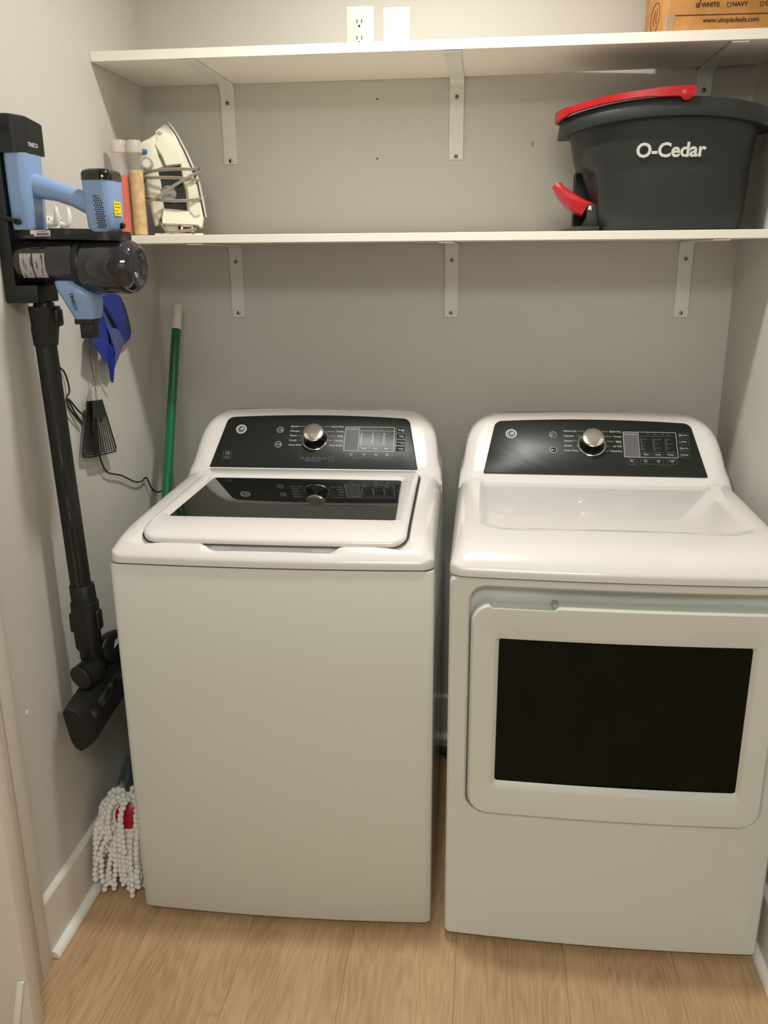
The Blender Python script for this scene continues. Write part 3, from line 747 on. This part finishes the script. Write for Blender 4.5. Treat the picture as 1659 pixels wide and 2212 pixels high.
# ------------------------------------------------------------------ bottles and iron on the lower shelf
def tube_bottle(x, y, r, zt, fillz, cm, label):
    t = thing('squeeze_bottle', label, 'bottle', (x, y, SZ), 'tall clear tube bottles beside the iron')
    m = MB(); m.lathe([(r-.002, .001), (r, .004), (r, zt-SZ-.022), (r-.001, zt-SZ-.020)], (x, y, SZ), (0, 0, 1), 32); m.build('bottle_body', CLEAR, t)
    m = MB(); m.lathe([(r-.0030, .003), (r-.0022, .006), (r-.0022, fillz-SZ), (r-.005, fillz-SZ+.002)], (x, y, SZ), (0, 0, 1), 32); m.build('contents', cm, t)
    m = MB(); m.lathe([(r+.0008, zt-SZ-.028), (r+.0008, zt-SZ-.004), (r-.002, zt-SZ), (r*.5, zt-SZ+.0005)], (x, y, SZ), (0, 0, 1), 32); m.build('cap', CAPM, t)
    return t
tube_bottle(.0420, -.300, .0190, 1.777, 1.694, ORANGE, 'tall clear tube bottle with orange contents, just behind the vacuum head')
tube_bottle(.0795, -.297, .0180, 1.776, 1.706, TAN, 'tall clear tube bottle with tan contents, touching the iron')
t = thing('red_bottle', 'red bottle mostly hidden behind the iron and the tan tube bottle', 'bottle', (.112, -.085, SZ))
m = MB(); m.lathe([(.020, 0), (.022, .004), (.022, .10), (.017, .125), (.010, .135)], (.112, -.085, SZ), (0, 0, 1), 28); m.build('bottle_body', DRED, t)
m = MB(); m.lathe([(.011, .135), (.011, .155), (.009, .158)], (.112, -.085, SZ), (0, 0, 1), 20); m.build('cap', DRED, t)

IY = -.20
t = thing('steam_iron', 'cream steam iron standing on its heel with its grey cord wound round it', 'iron', (.14, IY, SZ))
t.rotation_euler.z = .33; IRON_T = t
def I(X, Y): return at(220+X/6.9125, 250+Y/6.914, 1, IY)
def prismv(m, pts, hwf, bev=.006):
    """solid whose half thickness follows the height: the iron narrows to its tip"""
    P_ = [I(*q) for q in pts]; c = sum(P_, Vector())/len(P_)
    def ring(g, k):
        out = []
        for i, p in enumerate(P_):
            a = P_[i-1]; b = P_[(i+1) % len(P_)]; tg = (b-a).normalized(); nr = Vector((tg.z, 0, -tg.x))
            if sgn < 0: nr = -nr
            q = p-nr*g; out.append((q.x, IY+k*hwf(p.z), q.z))
        return out
    area_ = sum(P_[i-1].x*P_[i].z-P_[i].x*P_[i-1].z for i in range(len(P_))); sgn = 1 if area_ > 0 else -1
    m.loft([ring(bev, -1), ring(bev*.3, -.9), ring(0, -.7), ring(0, .7), ring(bev*.3, .9), ring(bev, 1)])
zt_ = 1.832
hwb = lambda z: .050*math.sqrt(max(.04, 1-(max(0, z-1.60)/(zt_-1.60))**2.0))
hws = lambda z: .054*math.sqrt(max(.02, 1-(max(0, z-1.60)/(zt_-1.60))**2.0))
m = MB(); prismv(m, [(905, 140), (965, 148), (1070, 300), (1190, 540), (1310, 820), (1390, 1060), (1440, 1330), (1478, 1530), (1452, 1680), (1400, 1675), (1390, 1655), (890, 1640), (875, 1520), (905, 1400), (1235, 1425), (1205, 1130), (1170, 1010), (1130, 755), (935, 790), (870, 640), (770, 470), (800, 400), (780, 265)], hwb, .004)
ib = m.build('iron_body', IRON, t, 40)
m = MB(); prismv(m, [(560, 470), (625, 408), (700, 372), (790, 300), (830, 440), (850, 640), (925, 790), (825, 835), (870, 1010), (915, 1380), (890, 1505), (862, 1560), (852, 1640), (785, 1660), (700, 1290), (655, 1000), (610, 840), (575, 640)], lambda z: .031, .006)
m.build('handle', IRON, t, 45)
m = MB(); prismv(m, [(945, 100), (970, 100), (1040, 180), (1130, 340), (1240, 560), (1340, 800), (1420, 1020), (1480, 1300), (1512, 1520), (1484, 1530), (1440, 1330), (1390, 1060), (1310, 820), (1190, 540), (1070, 300), (965, 148)], hws, .0008)
m.build('soleplate', SOLE, t, 50)
m = MB(); prismv(m, [(930, 780), (1135, 745), (1175, 1010), (1210, 1130), (1245, 1435), (900, 1420), (870, 1010), (820, 830)], lambda z: .016, .002)
m.build('water_tank', TANK, t)
m = MB(); prismv(m, [(1180, 1000), (1370, 1010), (1400, 1230), (1440, 1500), (1330, 1540), (1240, 1440), (1210, 1130)], lambda z: .054, .006)
m.build('side_cover', IRON, t, 40)
m = MB(); c_ = I(672, 750); m.lathe([(.0150, 0), (.0162, .003), (.0158, .007), (.013, .009)], c_+Vector((0, -.030, 0)), (0, -1, 0), 30); dl = m.build('temperature_dial', IRONG, t)
m = MB(); m.lathe([(.0100, 0), (.0095, .001)], c_+Vector((0, -.0392, 0)), (0, -1, 0), 24); m.build('dial_face', LAB, dl)
m = MB(); c_ = I(975, 1180); m.lathe([(.0185, 0), (.020, .004), (.019, .014), (.015, .017)], c_+Vector((0, -.016, 0)), (0, -1, 0), 30); m.build('filler_cap', IRONG, t)
m = MB(); a_ = I(548, 540); b_ = I(682, 605); m.box((a_.x-.003, IY-.037, b_.z), (b_.x, IY-.020, a_.z), .003, 3); m.build('steam_button', IBLU, t)
m = MB(); a_ = I(690, 400); m.lathe([(.008, 0), (.007, .006), (.004, .008)], I(840, 300)+Vector((0, -.018, 0)), (0, -1, 0), 20); m.build('spray_nozzle', IRONG, t)
m = MB()
a_ = I(1140, 1620); b_ = I(1330, 1755)
m.box((a_.x, IY-.045, b_.z+.002), (a_.x+.006, IY+.045, a_.z), .001); m.box((b_.x-.006, IY-.045, b_.z+.002), (b_.x, IY+.045, a_.z), .001); m.box((a_.x, IY-.045, a_.z-.008), (b_.x, IY+.045, a_.z), .001)
a_ = I(790, 1750); b_ = I(1465, 1790); m.box((a_.x, IY-.046, SZ+.0005), (b_.x, IY+.046, SZ+.0070), .0015)
a_ = I(900, 1600); b_ = I(1120, 1760); m.box((a_.x+.004, IY-.030, SZ+.004), (b_.x, IY+.030, a_.z), .003)
m.build('heel_rest', IRON, t)
way = [(840, 1600, -.3), (880, 1660, -.9), (980, 1755, -1.15), (1180, 1740, -1.15), (1345, 1715, -1.0), (1330, 1690, .2), (1100, 1500, 1.15), (760, 1320, 1.1), (640, 1215, .5), (655, 1240, -.4), (720, 1275, -.95), (1000, 1305, -1.22), (1300, 1290, -1.2), (1470, 1240, -.7), (1470, 1190, .3),
       (1250, 1110, 1.2), (800, 1010, 1.1), (590, 985, .4), (600, 960, -.4), (700, 975, -1.0), (1000, 970, -1.2), (1300, 985, -1.2), (1430, 1010, -.6), (1430, 980, .4), (1150, 930, 1.2), (760, 915, 1.0), (600, 950, .3), (620, 920, -.5),
       (740, 880, -1.0), (1000, 850, -1.25), (1300, 835, -1.2), (1385, 800, -.4), (1400, 830, .3), (1420, 850, -.5), (1290, 930, -1.28), (1050, 1090, -1.32), (850, 1240, -1.3), (700, 1335, -1.1), (690, 1290, -.2), (800, 1260, 1.0)]
pts = []
for X, Y, d in way:
    p = I(X, Y); pts.append(Vector((p.x, IY+d*.052, p.z)))
path = crom(pts, 7)
m = MB(); m.tube(path, .0021, 8); m.tube([p+Vector((.0004, -.0008, .0038)) for p in path], .0021, 8); m.build('cord', CORD, t, 80)
IRON_T.location.x += .006

# ------------------------------------------------------------------ wall-docked vacuum
VY = -.785
t = thing('wall_dock', 'black wall dock plate holding the blue and black cordless vacuum', 'wall dock', (0, -.79, 1.42))
m = MB(); m.box((.0005, -.829, 1.4205), (.026, -.745, 1.745), .003); m.box((.002, -.8305, 1.4200), (.070, -.745, 1.4540), .003)
dk = m.build('dock_frame', BLKM, t)
m = MB()
m.loft([[(p.x, p.y, z) for p in rpoly([(.0005, -.832), (.060, -.832), (.074, -.812), (.0745, -.743), (.0005, -.743)], [.002, .012, .012, .004, .002], 6, 5)] for z in (1.695, 1.6965)]+
       [[(p.x, p.y, 1.760-.10*max(0, p.x-.045)-.12*max(0, p.y+.80)) for p in rpoly([(.0005, -.832), (.060, -.832), (.074, -.812), (.0745, -.743), (.0005, -.743)], [.002, .012, .012, .004, .002], 6, 5)],
        [(p.x, p.y, 1.763-.10*max(0, p.x-.045)-.12*max(0, p.y+.80)) for p in rpoly([(.002, -.829), (.058, -.829), (.071, -.811), (.0715, -.746), (.002, -.746)], [.002, .012, .012, .004, .002], 6, 5)]])
cp = m.build('dock_cap', BLKM, t, 40)
p = at(8, 277, 1, -.832); m = MB(); m.lathe([(.0075, 0), (.0075, .0006)], (p.x, -.832, p.z), (0, -1, 0), 20); m.build('screw_recess', HOLE, cp)
m = MB(); p = at(71, 314, 0, .0752); add_text(m, 'TINECO', (.0752, p.y, p.z), (0, 1, 0), (0, 0, 1), .0105, 'CENTER', bold=.0002); m.build('brand_lettering', INK, cp, 0)

t = thing('cordless_vacuum', 'blue and black handheld cordless vacuum resting in its wall dock', 'vacuum cleaner', (.14, VY, 1.456))
m = MB()
def vring(x0, x1, y0, y1, z, r=.02, tilt=0): return [(p.x+tilt, p.y, z) for p in rrect(x0, x1, y0, y1, r, 6, 6)]
m.loft([vring(.029, .068, -.823, -.752, 1.5575, .012), vring(.0262, .0710, -.826, -.750, 1.563, .018), vring(.0262, .0725, -.828, -.748, 1.63, .018), vring(.0262, .0735, -.828, -.747, 1.6955, .018)])
bt = m.build('battery_pack', VBLUE, t, 50)
# handle
hp = [Vector((.060, VY-.004, 1.640)), Vector((.085, VY-.004, 1.635)), Vector((.115, VY-.004, 1.627)), Vector((.145, VY-.004, 1.617)), Vector((.176, VY-.004, 1.604)), Vector((.196, VY-.004, 1.594))]
m = MB(); rings = []
for p, a_, b_ in zip(hp, [.024, .0205, .0175, .0175, .020, .026], [.022, .018, .016, .016, .018, .022]):
    rings.append([(p.x+math.sin(.3)*a_*math.sin(2*PI*k/24)*.8, p.y+b_*math.cos(2*PI*k/24), p.z+a_*math.sin(2*PI*k/24)) for k in range(24)])
m.loft(rings); m.build('handle', VBLUE, t, 60)
m = MB(); m.loft([vring(.186, .226, -.822, -.760, 1.5525, .012), vring(.181, .231, -.827, -.755, 1.560, .015), vring(.1785, .2335, -.829, -.753, 1.59, .016), vring(.1765, .2345, -.829, -.753, 1.645, .017)])
hdv = m.build('motor_head', VBLUE, t, 50)
m = MB(); m.loft([vring(.1757, .2353, -.830, -.752, 1.6445, .018), vring(.1757, .2353, -.830, -.752, 1.656, .018), vring(.179, .232, -.827, -.755, 1.6625, .016), vring(.187, .224, -.820, -.762, 1.6655, .012)]); m.build('display_cap', BLKG, hdv, 50)
m = MB()
for r_ in range(15):
    for q in range(4):
        x = .2060+q*.0044+(.0022 if r_ % 2 else 0); z = 1.5600+r_*.0040
        if r_ > 12 and q > 2: continue
        m.lathe([(.0014, 0), (.0014, .0006)], (x-.0035+.0003*(14-r_), -.8289, z), (0, -1, 0), 8)
m.build('vent_grille', HOLE, hdv, 0)
m = MB(); m.prism([(.2342, -.8130, 1.6070), (.2342, -.7800, 1.6070), (.2342, -.7800, 1.5815), (.2342, -.8130, 1.5815)], (.0006, 0, 0)); st = m.build('warning_sticker', YEL, hdv, 0)
m = MB()
for k, wq in enumerate((.024, .024, .012, .024)): m.box((.2347, -.8090, 1.6025-k*.006), (.2351, -.8090+wq, 1.6035-k*.006))
m.build('sticker_print', HOLE, st, 0)
m = MB(); m.lathe([(.0055, 0), (.0058, .004), (.0045, .007)], (.2315, -.780, 1.5640), (1, -.2, 0), 18); m.build('release_button', BLKG, hdv)
# rail between head and bin
m = MB(); m.prism([(.040, -.822, 1.5410), (.240, -.822, 1.5350), (.240, -.822, 1.5530), (.190, -.822, 1.5545), (.180, -.822, 1.5580), (.105, -.822, 1.5600), (.092, -.822, 1.5560), (.080, -.822, 1.5500), (.052, -.822, 1.5480)], (0, .07, 0), .003)
rl = m.build('top_rail', DUST, t)
p = at(91, 504, 1, -.8225); m = MB(); m.box((p.x-.0165, -.8232, p.z-.0055), (p.x+.0165, -.8222, p.z+.0055)); lb = m.build('barcode_label', LAB, rl, 0)
m = MB()
for k in range(14): m.box((p.x-.011+k*.0018, -.8238, p.z-.004), (p.x-.011+k*.0018+(.0011 if k % 3 else .0005), -.8233, p.z+.0005))
m.box((p.x-.008, -.8238, p.z+.0025), (p.x+.010, -.8233, p.z+.0033)); m.build('barcode_print', HOLE, lb, 0)
# bin: cylinder across, axis square to the wall
cz = 1.4935
m = MB(); m.lathe([(.036, .018), (.0425, .022), (.0440, .030), (.0462, .140), (.0475, .145)], (0, VY, cz+.004), (1, 0, 0), 56); bn = m.build('dust_bin', BIN, t, 50)
p = at(92, 575, 1, VY-.0455)
m = MB()
for gx in (-.0145, .0125):
    rows = 6; pts_o = []
    ring = []
    for k in range(rows+1):
        a_ = .36-k*(1.06/rows)
        ring.append([(.0675+gx+dx, VY-.0458*math.cos(a_), cz+.004+.0458*math.sin(a_)) for dx in (-.0125, .0118)])
    for A_, B_ in zip(ring, ring[1:]): m.face([A_[0], A_[1], B_[1], B_[0]])
m.build('worn_label', LABG, bn)
m = MB(); m.lathe([(.0500, .144), (.0520, .147), (.0520, .156), (.0505, .160)], (0, VY, cz-.003), (1, 0, 0), 56); m.build('bin_collar', BLK, t, 50)
m = MB(); m.lathe([(.0505, .158), (.0525, .165), (.0530, .215), (.0522, .238), (.0490, .253), (.0430, .262), (.0360, .2660), (.032, .2640), (.029, .2590), (.010, .2560)], (0, VY, cz-.0065), (1, 0, 0), 56)
bc_ = m.build('bin_end_cap', BINC, t, 60)
m = MB(); m.lathe([(.046, .160), (.049, .166), (.0495, .222), (.047, .234), (.041, .240), (.010, .242)], (0, VY, cz-.006), (1, 0, 0), 40); m.build('filter_cone', BLK, bc_)
m = MB(); m.lathe([(.0055, 0), (.0050, .003)], (.2570, VY-.010, cz-.022), (1, 0, 0), 20); m.build('latch_button', GREY, bc_)
# nozzle neck
m = MB()
nk = [(1.4625, .103, .136, -.829, -.78), (1.4600, .1015, .144, -.832, -.76), (1.4480, .1045, .160, -.833, -.755), (1.4360, .110, .175, -.832, -.755), (1.4200, .117, .175, -.828, -.757), (1.4000, .1245, .173, -.822, -.760), (1.3885, .1285, .1705, -.818, -.762)]
m.loft([[(p.x, p.y, z) for p in rrect(x0, x1, y0, y1, .016, 5, 6)] for z, x0, x1, y0, y1 in nk]); nz = m.build('nozzle_neck', VBLUE, t, 60)
m = MB(); p = at(157, 652, 1, -.834); add_text(m, 'TINECO', (p.x, -.8325, p.z), (.16, .12, -1), (1, 0, .16), .0095, 'CENTER', bold=.0002); m.build('brand_lettering', HOLE, nz, 0)
m = MB(); m.box((.131, -.815, 1.378), (.166, -.768, 1.3895), .002); m.box((.1395, -.812, 1.350), (.1660, -.780, 1.380), .003); m.build('connector', BLK, t)

# ---- wand hanging under the dock
t = thing('vacuum_wand', 'long black vacuum wand with floor head hanging below the wall dock', 'vacuum wand', (.06, VY, 1.42))
def ov(cx, cy, z, hx, hy, n=28, e=2.8):
    return [(cx+hx*math.copysign(abs(math.cos(2*PI*k/n))**(2/e), math.cos(2*PI*k/n)), cy+hy*math.copysign(abs(math.sin(2*PI*k/n))**(2/e), math.sin(2*PI*k/n)), z) for k in range(n)]
m = MB(); m.loft([ov(.056, VY, 1.4195, .018, .018), ov(.056, VY, 1.412, .019, .019), ov(.056, VY, 1.4115, .029, .027), ov(.056, VY, 1.375, .027, .025), ov(.053, VY, 1.370, .026, .024), ov(.051, VY, 1.338, .0225, .0215), ov(.051, VY, 1.334, .022, .021)]); cn = m.build('upper_connector', BLK, t, 40)
m = MB(); m.box((.076, VY-.012, 1.372), (.0905, VY+.012, 1.408), .006, 3); m.build('latch', BLK, cn, 50)
m = MB(); m.loft([ov(.0505, VY, 1.3395, .0195, .0195), ov(.0650, VY, .800, .0205, .0205)]); wd = m.build('tube', BLKM, t, 40)
m = MB(); m.tube([(.0555, VY-.0190, 1.333), (.0695, VY-.0198, .808)], .0042, 8); m.build('tube_groove', BLKG, wd)
m = MB(); m.loft([ov(.0660, VY, .8110, .0245, .0235), ov(.0665, VY, .8100, .0250, .0240), ov(.0680, VY, .7710, .0258, .0245), ov(.0680, VY, .7700, .0285, .0265), ov(.0682, VY, .7640, .0288, .0268), ov(.0675, VY, .7100, .0275, .0262), ov(.0670, VY, .664, .0265, .0250), ov(.0670, VY, .658, .0240, .0230)])
lc = m.build('lower_connector', BLKM, t, 40)
m = MB(); m.box((.030, VY-.008, .695), (.042, VY+.010, .742), .005, 3); m.build('release_latch', BLK, lc, 50); m = MB(); m.box((.093, VY-.012, .705), (.104, VY+.010, .752), .005, 3); m.build('release_latch', BLK, lc, 50)
m = MB(); m.loft([ov(.067, VY, .668, .021, .021), ov(.068, VY+.004, .640, .023, .022), ov(.070, VY+.012, .606, .026, .024)])
m.tube(crom([(.075, VY+.0, .63), (.090, VY+.05, .655), (.105, VY+.10, .64), (.110, VY+.12, .60)], 5), .016, 14)
m.lathe([(.030, -.012), (.034, -.008), (.034, .008), (.030, .012)], (.098, VY+.045, .640), (.9, -.45, .1), 34)
m.build('swivel_joint', BLK, t, 50)
m = MB(); ax = Vector((-.35, -1, -.15)).normalized()
m.lathe([(.028, -.045), (.0285, -.012), (.0275, -.008), (.0275, -.002), (.0285, 0), (.0285, .004), (.0265, .006), (.0235, .0065), (.0228, .0055), (.004, .0055)], at(176, 1463, 1, -.832), ax, 40); m.build('swivel_wheel', BLKM, t, 50)
# floor head: long housing running away from the viewer, end cap towards the viewer
hA = at(178, 1570, 1, -.865); hB = Vector((.112, -.610, .600)); hax = (hB-hA).normalized()
cr = hax.cross(Vector((0, 0, 1))).normalized(); cu_ = cr.cross(hax)
cp_ = PX([(134, 1540), (140, 1530), (158, 1534), (176, 1550), (196, 1582), (204, 1604), (192, 1615), (176, 1625), (162, 1616), (152, 1598)], -.865)
def headring(off, sc_): 
    c = sum(cp_, Vector())/len(cp_)
    return [c+(p-c)*sc_+hax*off for p in cp_]
Lh = (hB-hA).length
m = MB(); m.loft([headring(0, .96), headring(.004, 1.0), headring(Lh*.5, 1.02), headring(Lh-.004, 1.0), headring(Lh, .95)]); fh = m.build('floor_head', BLKM, t, 35)
c = sum(cp_, Vector())/len(cp_)
m = MB(); up_ = (cp_[3]-cp_[6]).normalized()
q0 = cp_[3]; q1 = cp_[6]
e1 = (q1-q0); nn = hax.cross(e1).normalized()
if nn.dot(CAM-q0) < 0: nn = -nn
def HF(s_, w_, h=.003): return q0+hax*(s_*Lh)+e1*w_+nn*h
m.loft([[HF(s_, w_, .004) for s_, w_ in ((.10, .12), (.92, .12), (.92, .88), (.10, .88))], [HF(s_, w_, .0105) for s_, w_ in ((.12, .18), (.90, .18), (.90, .82), (.12, .82))]]); m.build('roller_window', DUST, fh)
m = MB(); add_text(m, 'MULTI-SURFACE', HF(.33, .50, .0112), hax, -e1.normalized(), .011, 'CENTER', bold=.0002); m.build('head_lettering', INKD, fh, 0)
m = MB(); p = at(251, 1392, 0, .118); m.face([p+Vector((-.002, -.010, -.006)), p+Vector((.004, .012, .002)), p+Vector((.006, .016, .018)), p+Vector((0, -.004, .012))]); m.build('head_label', LAB, fh, 0)

# ---- charging cable
m = MB()
pts = [at(u_, v_, 0, x_) for u_, v_, x_ in [(118, 752, .012), (122, 785, .006), (140, 806, .006), (150, 843, .010), (144, 860, .010), (152, 885, .010), (178, 915, .010), (160, 888, .008), (148, 862, .008), (170, 888, .010), (188, 905, .012), (200, 940, .010), (214, 975, .010), (218, 995, .010), (232, 1020, .010), (262, 1027, .010), (290, 1040, .010), (306, 1040, .010), (316, 1032, .010), (328, 1055, .012), (340, 1063, .02), (356, 1058, .03)]]
m.tube(crom(pts, 6), .0021, 8)
cb = m.build('charging_cable', BLK, None, 80); tag(cb, 'thin black charging cable running down the left wall behind the fly swatters', 'cable')
m = MB(); m.tube([(.001, -.850, 1.592), (.020, -.840, 1.582)], .0022, 8); m.tube([(.018, -.840, 1.583), (.046, -.836, 1.573)], [.0035, .0045], 12); m.lathe([(.0058, 0), (.0055, .008)], (.048, -.828, 1.572), (0, -1, 0), 14)
tag(m.build('charging_plug', BLK, None, 60), 'black charging plug pushed into the blue battery of the vacuum', 'plug')

# ---- hooks behind the vacuum
t = thing('wall_hook_rack', 'white two-pronged wall hook behind the vacuum handle', 'wall hook', (.0, -.60, 1.59))
m = MB(); m.box((.0005, -.655, 1.560), (.006, -.560, 1.590), .002); m.build('back_plate', SHOE, t)
for yy in (-.628, -.572):
    m = MB(); m.tube(crom([(.006, yy, 1.575), (.022, yy, 1.574), (.028, yy, 1.590), (.028, yy, 1.608)], 6), [.010]*12+[.0095, .0085, .007, .005, .004, .002, .001][:7], 14) if False else m.tube(crom([(.006, yy, 1.575), (.020, yy, 1.574), (.026, yy, 1.588), (.026, yy, 1.610)], 5), [.0065]*8+[.0065, .0064, .0062, .0060, .0056, .005, .004, .002], 14)
    m.build('hook', SHOE, t, 60)

# ---- blue dustpan hanging on the wall
t = thing('dustpan', 'blue plastic dustpan hanging on the left wall below the vacuum', 'dustpan', (.02, -.42, 1.21))
m = MB()
out = [(205, 640), (246, 634), (262, 650), (273, 685), (279, 712), (277, 730), (264, 742), (262, 735), (250, 700), (236, 668), (226, 655), (216, 700), (205, 742)]
m.prism([at(u_, v_, 0, .010) for u_, v_ in [(208, 640), (244, 632), (256, 641), (266, 662), (275, 695), (279, 715), (276, 732), (264, 744), (240, 690)]], (.007, 0, 0), .002); m.build('back_wall', CBLUE, t, 40)
F = lambda u_, v_, x_: at(u_, v_, 0, x_)
m = MB()
m.prism([F(214, 650, .022), F(220, 660, .022), F(237, 722, .045), F(247, 765, .050), F(243, 827, .020), F(239, 825, .020), F(233, 784, .030), F(224, 780, .035), F(202, 742, .045), F(196, 700, .03)], (.003, 0, 0)); m.build('pan', CBLUE, t, 30)
m = MB(); m.prism([F(219, 668, .026), F(240, 708, .052), F(254, 711, .030), F(268, 738, .020), F(262, 752, .018), F(248, 790, .020), F(243, 800, .024), F(244, 760, .046), F(237, 722, .052)], (.002, 0, 0)); m.build('side_panel', CBLUE2, t, 30)

# ---- fly swatters
def swatter(name, label, corners, xoff, wires):
    t = thing(name, label, 'fly swatter', (xoff, at(*corners[0], 0, xoff).y, at(*corners[2], 0, xoff).z), 'black fly swatters with twisted wire handles')
    TL, TR, BR, BL = [at(u_, v_, 0, xoff) for u_, v_ in corners]
    def S(a, b): return (TL*(1-a)+TR*a)*(1-b)+(BL*(1-a)+BR*a)*b
    m = MB(); r = .0012
    for k in range(1, 9): m.tube([S(k/9, .30), S(k/9, .97)], r, 5)
    for k in range(20): 
        b = .30+.69*k/19; m.tube([S(0, b), S(1, b)], r*.8, 5)
    m.build('mesh_blade', BLK, t, 60)
    m = MB(); rim_ = [S(.0, .0), S(1, .0), S(1, .3), S(1, .93), S(.93, .99), S(.5, 1.0), S(.07, .99), S(0, .93), S(0, .3), S(0, 0)]
    m.tube(rim_, .0019, 8); m.build('rim', BLK, t, 60)
    m = MB(); m.prism([S(0, 0), S(1, 0), S(1, .30), S(.6, .32), S(.5, .42), S(.4, .32), S(0, .30)], (.002, 0, 0)); m.build('neck', BLK, t, 30)
    for ph in (0, PI):
        m = MB(); P_ = [at(u_, v_, 0, xoff+.002) for u_, v_ in wires]
        path = crom(P_, 14); pts = []
        for k, p in enumerate(path):
            a = k*.16+ph; amp = .0016+.006*max(0, 1-(k/len(path))*3.0)*abs(math.sin(k*.10))
            pts.append(p+Vector((.0012*math.cos(a), amp*math.sin(a), 0)))
        m.tube(pts, .00075, 6); m.build('wire_handle', WIRE, t, 80)
    return t
swatter('fly_swatter', 'left black mesh fly swatter hanging by twisted wire, partly behind the other', [(188, 868), (206, 866), (214, 986), (178, 989)], .014, [(197, 867), (196, 845), (202, 815), (196, 780), (194, 735), (196, 690)])
swatter('fly_swatter', 'right black mesh fly swatter overlapping the left one on the wall', [(201, 868), (220, 864), (253, 975), (203, 986)], .026, [(210, 866), (206, 840), (208, 800), (202, 765), (199, 735), (200, 690)])

# ------------------------------------------------------------------ broom
t = thing('broom', 'broom with green handle and white grip leaning in the back left corner', 'broom', (.117, -.62, .13))
ht = at(384, 656, 1, -.045); hb = at(360, 1060, 1, -.30); hd_ = (hb-ht); hE = ht+hd_*((ht.z-.40)/(ht.z-hb.z))
m = MB(); m.tube([ht+hd_*.02, hE], .0125, 20); m.build('handle', GREEN, t, 60)
gl = hd_.normalized(); m = MB(); m.lathe([(.004, -.0035), (.010, -.001), (.0138, .006), (.0142, .012), (.0142, .077), (.0132, .079)], ht, gl, 24); m.build('grip', GRIP, t, 50)
m = MB(); m.lathe([(.015, 0), (.018, .01), (.024, .03), (.028, .05)], hE-gl*.012, gl, 24); m.box((.075, -.655, .335), (.158, -.60, .372), .012, 3); m.build('head_cap', GRIP, t, 50)
m = MB(); rnd = random.Random(3)
for k in range(260):
    u_ = rnd.random(); v_ = rnd.random()
    a_ = Vector((.080+.072*u_, -.650+.045*v_, .342)); b_ = Vector((.035+.115*u_+rnd.uniform(-.004, .004), -.680+.060*v_, .215+rnd.uniform(-.006, .01)))
    m.tube([a_, a_.lerp(b_, .5)+Vector((-.002, 0, 0)), b_], .0008, 4)
tag_ = m.build('bristles', BRIST, t, 0); tag_['kind'] = 'stuff'

# ------------------------------------------------------------------ spin mop
t = thing('spin_mop', 'white microfibre string mop with red head squeezed between washer and left wall', 'mop', (.10, -.74, 0))
mc = Vector((.108, -.762, .200)); mn = Vector((.15, -1, .35)).normalized(); ma = Vector((0, 0, 1)).cross(mn).normalized(); mb_ = mn.cross(ma)
m = MB(); m.lathe([(.040, -.014), (.044, -.006), (.042, .004), (.028, .011), (.014, .014)], mc, mn, 30); hd2 = m.build('head_plate', DRED, t, 50)
m = MB(); m.tube([mc-mn*.012, mc-mn*.022+Vector((0, 0, .01)), mc-mn*.026+Vector((0, 0, .05))], [.014, .014, .011], 14); m.build('socket', DRED, t, 60)
m = MB(); rnd = random.Random(11)
ns = 104
for k in range(ns):
    a = 2*PI*k/ns+rnd.uniform(-.04, .04); row_ = k % 3
    r0 = .036+.006*row_
    p = mc+(ma*math.cos(a)+mb_*math.sin(a))*r0+mn*(.004-.006*row_)
    up_k = max(0, math.sin(a))
    d = (ma*math.cos(a)*1.0+mb_*math.sin(a)*(1-.45*up_k)+mn*(.55-.25*row_)).normalized()
    pts = [p]; n_ = rnd.randint(9, 12); v = d
    for q in range(n_):
        v = (v+Vector((rnd.uniform(-.18, .18), rnd.uniform(-.18, .18), -.34-.25*up_k+rnd.uniform(-.1, .1)))).normalized()
        p = p+v*.0135
        if p.x < .034: p.x = .034+rnd.uniform(0, .003)
        if p.y > -.705: p.y = -.705
        if p.x > .136: p.x = .136-rnd.uniform(0, .003)
        if p.z < .009: p.z = .009+rnd.uniform(0, .002); v.z = 0
        if p.x < .045 and p.z < .05: p.x = .045
        pts.append(p.copy())
    for p_ in pts:
        tq = bmesh.new(); bmesh.ops.create_icosphere(tq, subdivisions=2, radius=.0070*rnd.uniform(.85, 1.15))
        bmesh.ops.translate(tq, vec=p_, verts=tq.verts); 
        me_ = bpy.data.meshes.new('q'); tq.to_mesh(me_); tq.free(); m.bm.from_mesh(me_); bpy.data.meshes.remove(me_)
    m.tube(pts, .0036, 6)
y_ = m.build('strands', YARN, t, 180); y_['kind'] = 'stuff'
